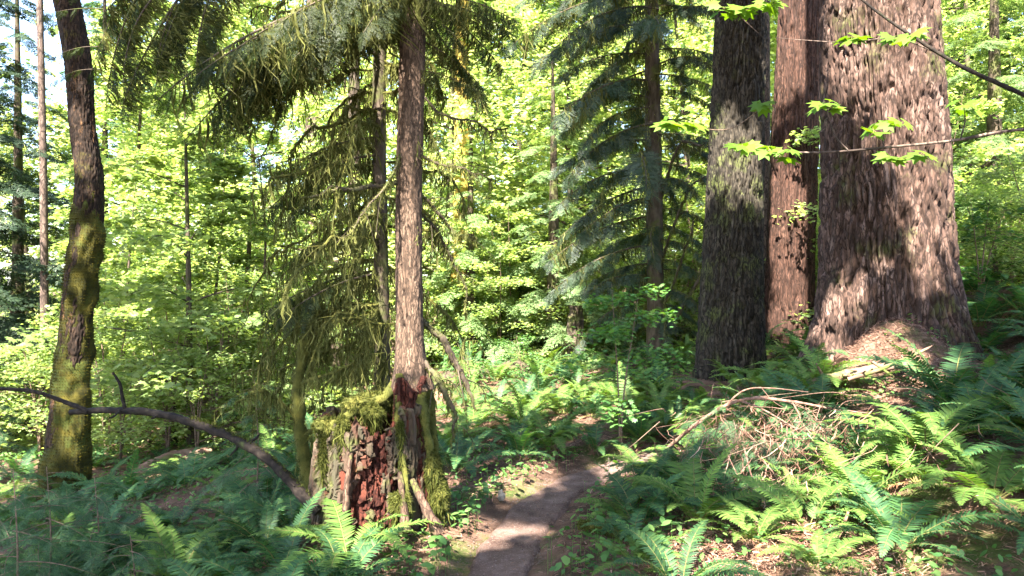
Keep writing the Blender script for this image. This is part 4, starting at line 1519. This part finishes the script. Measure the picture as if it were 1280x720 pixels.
twf = np.array([(0, 2, 3, 1), (2, 4, 5, 3)])
x, y = scatter_np(80000, -3.5, 6.5, 2.6, 10, r, .0, lambda a_, b_: r.random(len(a_)) < np.where(path_dist(a_, b_) < .30, .3, .8))
zz = H(x, y) + r.uniform(.004, .03, len(x))
pk_ = np.where(path_dist(x, y) < .3, .45, 1.0)
Ls, Ws = r.uniform(.02, .09, len(x)) * pk_, r.uniform(.002, .008, len(x)) * pk_
acc.inst(tw, twf, rot_rand(len(x), .25, r) * np.stack([Ls, Ws, Ls], -1)[:, None, :], np.stack([x, y, zz], -1))
tag(link('litter', acc.mesh('litter', M['litter'])), 'reddish needles and twig litter on the forest floor', None, None, 'stuff')
acc = Acc()
x, y = scatter_np(26000, -.8, 2.2, 2.8, 7.2, r, .0, lambda a_, b_: path_dist(a_, b_) < .27)
ov = np.array([(1, 0, 0), (-1, 0, 0), (0, 1, 0), (0, -1, 0), (0, 0, 1), (0, 0, -1)], float) * np.array([1, .8, .6])
of = np.array([(0, 2, 4), (2, 1, 4), (1, 3, 4), (3, 0, 4), (2, 0, 5), (1, 2, 5), (3, 1, 5), (0, 3, 5)])
acc.inst(ov, of, rot_rand(len(x), .5, r) * (.002 + .007 * r.random(len(x)) ** 4)[:, None, None], np.stack([x, y, H(x, y) - .034], -1))
tag(link('trail_grit', acc.mesh('trail_grit', M['grit'], False)), 'small stones and crumbs on the trail', None, None, 'stuff')
acc = Acc()
x, y = 3.9 + r.normal(0, .5, 9000), 7.2 + r.normal(0, .6, 9000)
x = np.concatenate([x, 1.75 + r.normal(0, .22, 2500), 1.05 + r.normal(0, .22, 2500)])
y = np.concatenate([y, 4.0 + r.normal(0, .35, 2500), 3.8 + r.normal(0, .25, 2500)])
zz = H(x, y) + r.uniform(.004, .03, len(x))
Ls, Ws = r.uniform(.02, .08, len(x)), r.uniform(.002, .007, len(x))
acc.inst(tw, twf, rot_rand(len(x), .3, r) * np.stack([Ls, Ws, Ls], -1)[:, None, :], np.stack([x, y, zz], -1))
tag(link('dry_needles', acc.mesh('dry_needles', M['litter'])), 'pinkish dry needles covering the sunny mound and bank', None, None, 'stuff')
# broad round leaves beside the trail
acc = Acc()
for cx_, cy_, n, sg in [(-.42, 4.25, 26, .12), (-.30, 5.3, 30, .14), (-.28, 5.0, 16, .1), (-.12, 6.0, 24, .14), (.95, 6.1, 24, .16), (-.55, 4.0, 18, .1), (.1, 6.5, 20, .15), (.35, 7.0, 24, .2), (.72, 5.1, 16, .12), (.4, 4.2, 30, .14), (.62, 4.0, 30, .14), (.85, 4.2, 20, .15), (.5, 4.6, 26, .14)]:
    x, y = cx_ + r.normal(0, sg, n), cy_ + r.normal(0, sg, n)
    m = path_dist(x, y) > .27
    x, y = x[m], y[m]
    pos = np.stack([x, y, H(x, y) + r.uniform(.05, .16, len(x))], -1)
    acc.inst(OVAL[0], OVAL[1], rot_rand(len(x), .22, r) * (r.uniform(.05, .085, len(x)))[:, None, None], pos)
    for p_ in pos:
        tube(acc, np.array([[p_[0], p_[1], p_[2] - .17], p_]), [.0015, .001], 3)
tag(link('trailside_herbs', acc.mesh('trailside_herbs', M['herb'])), 'broad leaved herbs edging the trail', None, None, 'stuff')

# ------------------------------------------------------------------ fallen wood
def branch(name, label, cat, pts, rad, mat, subs=(), sides=9, n=70, rough=.3):
    b = np.array(pts[len(pts) // 2], float)
    t = thing(name, label, cat, b)
    acc = Acc()
    p = spline(pts, n)
    tube(acc, p - b, np.interp(np.linspace(0, 1, n), np.linspace(0, 1, len(rad)), rad), sides, 0, rough, 3)
    rs = np.random.default_rng(int(abs(b[0]) * 1000))
    for q in range(11):
        ii = int(rs.integers(3, n - 2))
        dd = norm(rs.normal(0, 1, 3) * np.array([1, 1, .8]))
        rd_ = np.interp(ii / n, np.linspace(0, 1, len(rad)), rad)
        ln_ = rd_ * rs.uniform(1.3, 4.5)
        tube(acc, np.array([p[ii] - b, p[ii] - b + dd * ln_ * .6, p[ii] - b + dd * ln_ + rs.normal(0, .2, 3) * ln_]), [rd_ * .4, rd_ * .3, rd_ * .16], 5, 0, .4, q)
    link('main_stem', acc.mesh('main_stem', mat), t)
    for sp, sr in subs:
        acc = Acc()
        tube(acc, spline(sp, 24) - b, np.interp(np.linspace(0, 1, 24), np.linspace(0, 1, len(sr)), sr), 6, 0, rough, 5)
        link('side_branch', acc.mesh('side_branch', mat), t)
    return t


ar = branch('fallen_branch', 'long dark arching dead branch leaning from the stump across the left', 'branch',
            [P(398, 640, 4.75), P(340, 578, 4.85), P(290, 547, 4.95), P(240, 528, 5.05), P(185, 515, 5.1), P(130, 513, 5.15), P(88, 515, 5.2)],
            [.036, .034, .031, .028, .026, .024, .02], M['dead_branch'],
            [([P(110, 514, 5.15), P(80, 502, 5.15), P(40, 489, 5.1), P(-30, 484, 5.0)], [.016, .015, .013, .01]),
             ([P(157, 514, 5.12), P(153, 495, 5.12), P(150, 480, 5.1), P(141, 465, 5.08)], [.012, .012, .010, .007]),
             ([P(150, 514, 5.1), P(140, 522, 5.0), P(136, 521, 4.95)], [.008, .006, .004])])
acc = Acc()
b_ = np.array(ar.location)
pts = spline([P(390, 628, 4.76), P(340, 576, 4.85), P(290, 545, 4.95), P(240, 526, 5.05)], 40) - b_ + np.array([0, 0, .012])
k = r.integers(0, 40, 1500)
fuzz(acc, pts[k] + r.normal(0, .010, (1500, 3)), np.tile([0, 0, .6], (1500, 1)), r, .02, .003)
k = r.integers(0, 40, 60)
moss_strands(acc, pts[k] - [0, 0, .03], r, .02, .07, .003)
link('moss', acc.mesh('moss', M['moss']), ar)
branch('fallen_branch', 'reddish dead branch propped over the dry brush right of centre', 'branch',
       [P(832, 562, 5.9), P(868, 532, 5.8), P(905, 508, 5.7), P(940, 498, 5.6), P(990, 502, 5.5), P(1045, 512, 5.5), P(1100, 518, 5.5)], [.014, .015, .014, .013, .011, .009, .005], M['red_twig'],
       [([P(925, 501, 5.65), P(950, 510, 5.5), P(985, 530, 5.3), P(1010, 545, 5.2)], [.008, .007, .005, .003]),
        ([P(905, 508, 5.7), P(930, 488, 5.7), P(960, 485, 5.7), P(1010, 490, 5.8)], [.007, .007, .006, .003]),
        ([P(990, 502, 5.5), P(1000, 525, 5.4), P(985, 548, 5.3)], [.006, .005, .003])])
branch('fallen_branch', 'pale broken limb lying on the litter mound under the massive fir', 'branch',
       [P(1012, 482, 7.2), P(1050, 470, 7.1), P(1090, 462, 7.0), P(1135, 456, 7.0)], [.05, .05, .042, .03], M['log_wood'],
       [([P(1060, 474, 6.95), P(1100, 462, 6.85), P(1150, 440, 6.85), P(1165, 432, 6.85)], [.02, .018, .014, .008]), ([P(1090, 452, 6.9), P(1115, 470, 6.8), P(1135, 488, 6.7)], [.014, .012, .006])])
branch('fallen_branch', 'thin pale branch lying down the dry bank at lower right', 'branch', [P(1060, 640, 4.0), P(1050, 670, 3.9), P(1038, 700, 3.8), P(1030, 735, 3.7)], [.008, .008, .007, .006], M['red_twig'])
branch('fallen_branch', 'thin bowed dead twig over the dry bank left of the pale branch', 'branch', [P(930, 560, 4.9), P(945, 610, 4.7), P(975, 650, 4.5), P(1000, 675, 4.4)], [.005, .005, .004, .003], M['red_twig'])
# little mossy log right of the trail, low
lb = P(780, 668, 4.35)
t = thing('mossy_log', 'short thick moss-covered limb lying right of the trail at bottom centre', 'log', lb)
acc = Acc()
mossy_rope(acc, [P(726, 655, 4.55) - lb, P(760, 660, 4.45) - lb, P(800, 672, 4.3) - lb, P(842, 690, 4.1) - lb], [.02, .035, .036, .02], r, 4000, 80, .02, .06)
link('moss_coat', acc.mesh('moss_coat', [M['moss_body'], M['moss']]), t)
# pale log in the clearing at left
lb = base_at(222, 9.2) + [0, 0, .12]
t = thing('fallen_log', 'sunlit pinkish rotten log in the clearing behind the arching branch', 'log', lb)
acc = Acc()
tube(acc, spline([P(168, 598, 9.0) - lb, P(215, 582, 9.2) - lb, P(262, 576, 9.5) - lb], 50), np.linspace(.15, .17, 50), 30, 0, .3, 4)
link('wood', acc.mesh('wood', M['log_wood']), t)
lb = base_at(330, 9.6) + [0, 0, .1]
t = thing('fallen_log', 'dark mossy log lying beyond the low end of the arching branch', 'log', lb)
acc = Acc()
mossy_rope(acc, [P(262, 602, 9.2) - lb, P(320, 582, 9.5) - lb, P(392, 560, 10) - lb], [.13, .14, .12], r, 4000, 100, .03, .1)
link('wood', acc.mesh('wood', [M['old_wood'], M['moss']]), t)
lb = base_at(640, 13) + [0, 0, .1]
t = thing('fallen_log', 'long dark log lying across the back beyond the fern mound', 'log', lb)
acc = Acc()
mossy_rope(acc, [P(540, 480, 12.6) - lb, P(620, 468, 13) - lb, P(700, 470, 13.4) - lb], [.22, .2, .16], r, 3000, 60, .05, .2)
link('wood', acc.mesh('wood', [M['dark_bark'], M['moss']]), t)
# pale stone by the trail
sp_ = base_at(627, 5.6)
acc = Acc()
n = 20
U, Vv = np.meshgrid(np.linspace(0, PI, n), np.arange(24) * 2 * PI / 24, indexing='ij')
d = np.stack([np.sin(U) * np.cos(Vv), np.sin(U) * np.sin(Vv), np.cos(U)], -1)
pts = d * np.array([.026, .02, .038]) * (1 + 1.3 * (fbm(d * 1.6 + 5, 3) - .5))[..., None]
i = np.arange(n - 1)[:, None] * 24
j = np.arange(24)[None]
acc.add(pts, np.stack([i + j, i + 24 + j, i + 24 + (j + 1) % 24, i + (j + 1) % 24], -1).reshape(-1, 4))
tag(link('stone', acc.mesh('stone', M['stone']), None, sp_ + [0, 0, .03]), 'small pale grey stone standing at the left edge of the trail', 'stone')

# dry brush pile: many thin dead twigs
bb_ = base_at(960, 5.6)
t = thing('brush_pile', 'tangle of thin dead twigs and dry needles under the reddish branch', 'brush', bb_)
r = np.random.default_rng(19)
for k in range(98):
    acc = Acc()
    x, y = bb_[0] + r.normal(0, .28), bb_[1] + r.normal(-.25, .4)
    z0_ = h1(x, y)
    a_ = r.uniform(0, 2 * PI)
    L = r.uniform(.25, .75)
    h_ = r.uniform(.1, .5)
    p0 = np.array([x, y, z0_ + h_])
    d = np.array([math.cos(a_), math.sin(a_) * .6, r.normal(-.35, .35)])
    p3 = p0 + d * L
    p3[2] = max(p3[2], z0_ + .01)
    tube(acc, spline([p0, (p0 + p3) / 2 + r.normal(0, .05, 3), p3], 10) - bb_, np.linspace(.0035, .0012, 10), 5)
    link('twig', acc.mesh('twig', M['red_twig' if k % 3 else 'twig']), t)

acc = Acc()
n = 1400
x, y = bb_[0] + r.normal(0, .33, n), bb_[1] + r.normal(-.3, .45, n)
pos = np.stack([x, y, H(x, y) + r.uniform(.03, .42, n)], -1)
moss_strands(acc, pos - bb_, r, .05, .22, .0028, 0, .9)
tag(link('dry_sprays', acc.mesh('dry_sprays', M['litter']), t), None, None, None, 'stuff')

# ------------------------------------------------------------------ foreground vine maple branches at upper right
def leaf_cluster(root, b, c, n, size, spread, r):
    acc = Acc()
    c = np.array(c)
    for k in range(n):
        a_ = 2 * PI * k / n + r.normal(0, .3)
        rr_ = spread * r.uniform(.2, 1)
        p_ = c + np.array([math.cos(a_) * rr_ * 1.3, math.sin(a_) * rr_, r.normal(0, .012)])
        d = norm(np.array([math.cos(a_), math.sin(a_), r.normal(-.25, .2)]))
        up = norm(np.array([r.normal(0, .3), r.normal(-.85, .3), 1.0]))
        Fm = frames(d[None], up[None]) * size * r.uniform(.75, 1.2)
        acc.inst(LEAF[0], LEAF[1], Fm, p_[None])
        tube(acc, np.array([c, (c + p_) / 2 - [0, 0, .004], p_]), [.0016, .0013, .001], 4, 1)
    return link('leaf_cluster', Acc.mesh(_shift(acc, b), 'leaf_cluster', [M['fore_leaf'], M['rachis']]), root)


def _shift(acc, b):
    acc.v = [v - b for v in acc.v]
    return acc


r = np.random.default_rng(29)
VB = [('dark bare branch slanting down in from the upper right corner', [P(1400, 175, 3.4), P(1280, 119, 3.5), P(1200, 82, 3.6), P(1135, 42, 3.7), P(1080, 2, 3.8), P(1050, -30, 3.8)], [.012, .011, .010, .008, .006, .004], 'dead_branch',
       [(1140, 42, 3.6, 4), (1120, 48, 3.65, 3), (1065, 45, 3.8, 5)], [[P(1170, 66, 3.65), P(1120, 48, 3.7), P(1060, 53, 3.8), P(1000, 50, 3.9), P(968, 47, 3.95)]]),
      ('thin pale twig with bright green leaves crossing before the massive fir', [P(1400, 168, 3.3), P(1280, 162, 3.4), P(1190, 176, 3.45), P(1110, 184, 3.5), P(1040, 190, 3.6), P(980, 190, 3.7), P(915, 183, 3.8)], [.009, .0075, .007, .006, .0055, .005, .003], 'pale_bark',
       [(1035, 131, 3.5, 6), (1092, 163, 3.5, 5), (1122, 152, 3.5, 4), (1112, 198, 3.45, 6), (1152, 192, 3.4, 4), (985, 189, 3.65, 5), (928, 183, 3.75, 6), (962, 187, 3.7, 4), (1204, 132, 3.4, 5)],
       [[P(1060, 188, 3.55), P(1045, 172, 3.53), P(1037, 150, 3.5), P(1035, 131, 3.5)], [P(1105, 184, 3.5), P(1104, 172, 3.5), P(1122, 152, 3.5)], [P(1200, 175, 3.42), P(1206, 150, 3.4), P(1204, 132, 3.4)]]),
      ('leafy twig hanging at the top edge above the grey fir', [P(1010, -40, 3.9), P(975, -12, 3.9), P(940, 8, 3.9), P(905, 12, 3.9)], [.005, .004, .003, .002], 'pale_bark',
       [(905, 10, 3.9, 6), (935, 12, 3.85, 6), (962, 4, 3.9, 5)], [[P(915, 12, 3.9), P(935, 30, 3.9), P(955, 48, 3.9)]]),
      ('slender twig with hand-shaped leaves before the blue-green hemlock', [P(960, 128, 6.2), P(915, 160, 6.1), P(870, 160, 6.0), P(830, 156, 6.0)], [.005, .004, .003, .002], 'twig',
       [(835, 154, 6, 6), (862, 157, 6, 5), (955, 128, 6.1, 4)], [])]
for lab, pts, rad, mt, cls, subs in VB:
    b = np.array(pts[1])
    t = thing('vine_maple_branch', lab, 'branch', b)
    acc = Acc()
    tube(acc, spline(pts, 60) - b, np.interp(np.linspace(0, 1, 60), np.linspace(0, 1, len(rad)), rad), 7, 0, .2)
    link('stem', acc.mesh('stem', M[mt]), t)
    for sp in subs:
        acc = Acc()
        tube(acc, spline(sp, 24) - b, np.linspace(.004, .0015, 24), 5)
        link('side_twig', acc.mesh('side_twig', M['pale_bark' if mt != 'twig' else 'twig']), t)
    for px, py, Y, n in cls:
        leaf_cluster(t, b, P(px, py, Y), n, .070 * Y / 3.6, .038, r)

# conifer sprays hanging before the maple top at upper left
b = P(150, -60, 6.5)
t = thing('hemlock_branch', 'dark green hemlock spray hanging before the top of the mossy maple', 'branch', b)
for k, (px, py, az, sc) in enumerate([(128, 10, 190, .33), (125, 60, 200, .30), (128, 88, 185, .32), (160, -30, 175, .5)]):
    put_bough(t, 'drape', k, P(px, py, 6.5) - b, math.radians(az), sc, moss=False)

b = P(330, -110, 5.6)
t = thing('hemlock_branch', 'long grey-green hemlock branch drooping with moss from the top edge at left', 'branch', b)
for k, (px, py, Y, az, pt_, sc) in enumerate([(300, -40, 5.5, 185, .55, .62), (275, -50, 5.3, 170, .75, .6), (255, -20, 5.7, 200, .8, .55), (320, -60, 5.6, 210, .6, .65), (240, -60, 5.5, 180, .7, .6), (290, -20, 5.2, 230, .9, .5), (350, -50, 5.9, 165, .5, .7), (270, -80, 5.8, 190, .5, .8), (235, -30, 5.2, 175, .9, .75), (215, -50, 5.5, 190, .8, .8), (200, -10, 5.4, 200, 1.0, .6), (250, -60, 5.0, 160, 1.0, .7), (280, -70, 5.4, 220, .9, .75), (225, -80, 5.7, 180, .6, .85), (300, -60, 5.1, 200, 1.0, .7)]):
    put_bough(t, 'drape', k, P(px, py, Y) - b, math.radians(az), sc, pitch=pt_)

# ------------------------------------------------------------------ far wood and the unseen shading canopy behind the camera
r = np.random.default_rng(55)
acc = Acc()
n = 80000
ang = r.uniform(-.75, .75, n)
dist = r.uniform(34, 60, n)
x, y = np.tan(ang) * dist, dist
zz = H(x, y) + r.uniform(0, 1, n) ** .9 * 30
kp = fbm(np.stack([x / 4, y / 4, zz / 3], -1), 3, 7) > .53
kp &= ~((np.abs(ang + .565) < .05) & (zz > 9) & (r.random(n) < .6))
pos = np.stack([x, y, zz], -1)[kp]
acc.inst(LEAF_S[0], LEAF_S[1], rot_rand(len(pos), .6, r) * r.uniform(.18, .42, len(pos))[:, None, None], pos)
tag(link('distant_wood', acc.mesh('distant_wood', M['far_leaf'])), 'sunlit distant wood closing the background', None, None, 'stuff')

# sunny spots: holes in the canopy along the sun's rays (px, py, depth, radius)
SPOTS = [(642, 662, 4.9, -.04), (1130, -30, 7.9, .6), (1150, 40, 7.8, .55), (1155, 110, 7.8, .45), (1170, 180, 7.8, .25), (1085, 0, 7.8, .0), (1048, 320, 7.7, .0), (1038, 390, 7.7, -.1), (1110, 440, 7.2, .12), (1095, 490, 7.0, .2), (1135, 290, 7.7, -.12), (1165, 350, 7.7, -.12),
         (1060, 690, 3.9, .16), (890, 690, 3.8, .14), (1255, 650, 3.9, -.1), (1180, 430, 6.6, -.1), (990, 600, 4.6, -.2), (975, 230, 12.6, .12), (980, 300, 12.6, .14), (990, 60, 12.6, .12), (985, 390, 12.6, .1), (915, 190, 10.2, .17), (925, 215, 10.2, .1),
         (508, 280, 5.0, .2), (512, 340, 5.0, .14), (514, 200, 5.0, .08), (690, 530, 8.6, .35), (650, 530, 8.3, .3), (740, 510, 9.5, .4), (600, 560, 7.6, .25), (1035, 131, 3.5, .18), (1110, 175, 3.5, .22), (975, 190, 3.7, .16), (935, 12, 3.9, .2), (850, 155, 6, .2), (1065, 45, 3.8, .15), (1140, 45, 3.6, .1),
         (88, 130, 7.7, .05), (95, 290, 7.6, .0), (78, 390, 7.6, .02), (70, 500, 7.6, .0), (520, 635, 4.6, .09), (470, 690, 4.2, -.1), 
          (440, 560, 4.7, .05), (420, 330, 5.4, -.1), (330, 40, 5.2, -.2), (590, 480, 9, .3), (560, 420, 5.3, .2), (800, 560, 6.5, .2), (700, 150, 10.5, .1)]
acc = Acc()
n = 50000
c = np.stack([r.uniform(-16, 10, n), r.uniform(-17, 6, n), r.uniform(7, 15, n)], -1)  # unseen leaf clumps, added and thinned to shape shade and dapples in view
# where the ray through a clump meets eye level: keep clumps that shade the near ground only
tg = (c[:, 2] - 1.0) / SUN[2]
gx_ = c[:, 0] - SUN[0] * tg
gy_ = c[:, 1] - SUN[1] * tg
lim = np.interp(gx_, [-8, -5.6, -5.2, -3.6, -3.2, -2, 0, 1.1, 1.7, 2.6, 4.6, 6.6, 7.6, 9], [5, 5.6, 10.6, 10.6, 6.4, 7.6, 7.4, 8.6, 15, 15.4, 17, 16, 8.5, 8])
kp = ((gx_ > -.9) | (r.random(n) < .22) | (gy_ > 5.6)) & (gy_ < lim + r.normal(0, .3, n)) & (gy_ > -1) & (np.abs(gx_) < 9)
for px, py, Y, rad in SPOTS:
    p_ = P(px, py, Y)
    v_ = c - p_
    dd = np.linalg.norm(v_ - (v_ @ SUN)[:, None] * SUN, axis=1)
    kp &= dd > rad + .42
c = c[kp]
m = 11
pos = (c[:, None] + r.normal(0, .12, (len(c), m, 3))).reshape(-1, 3)
acc.inst(LEAF_S[0], LEAF_S[1], rot_rand(len(pos), .5, r) * r.uniform(.10, .19, len(pos))[:, None, None], pos)
for tx, ty in [(-7, -6), (-3, -9), (4, -7), (7, -3), (-10, -2), (1, -13)]:
    tube(acc, np.array([[tx, ty, -1], [tx, ty, 8], [tx + .3, ty, 16]]), [.35, .28, .1], 12, 1)
tag(link('shade_canopy', acc.mesh('shade_canopy', [M['needle'], M['dark_bark']])), 'unseen leaf canopy behind the viewer, shaped to shade the foreground', None, None, 'stuff')
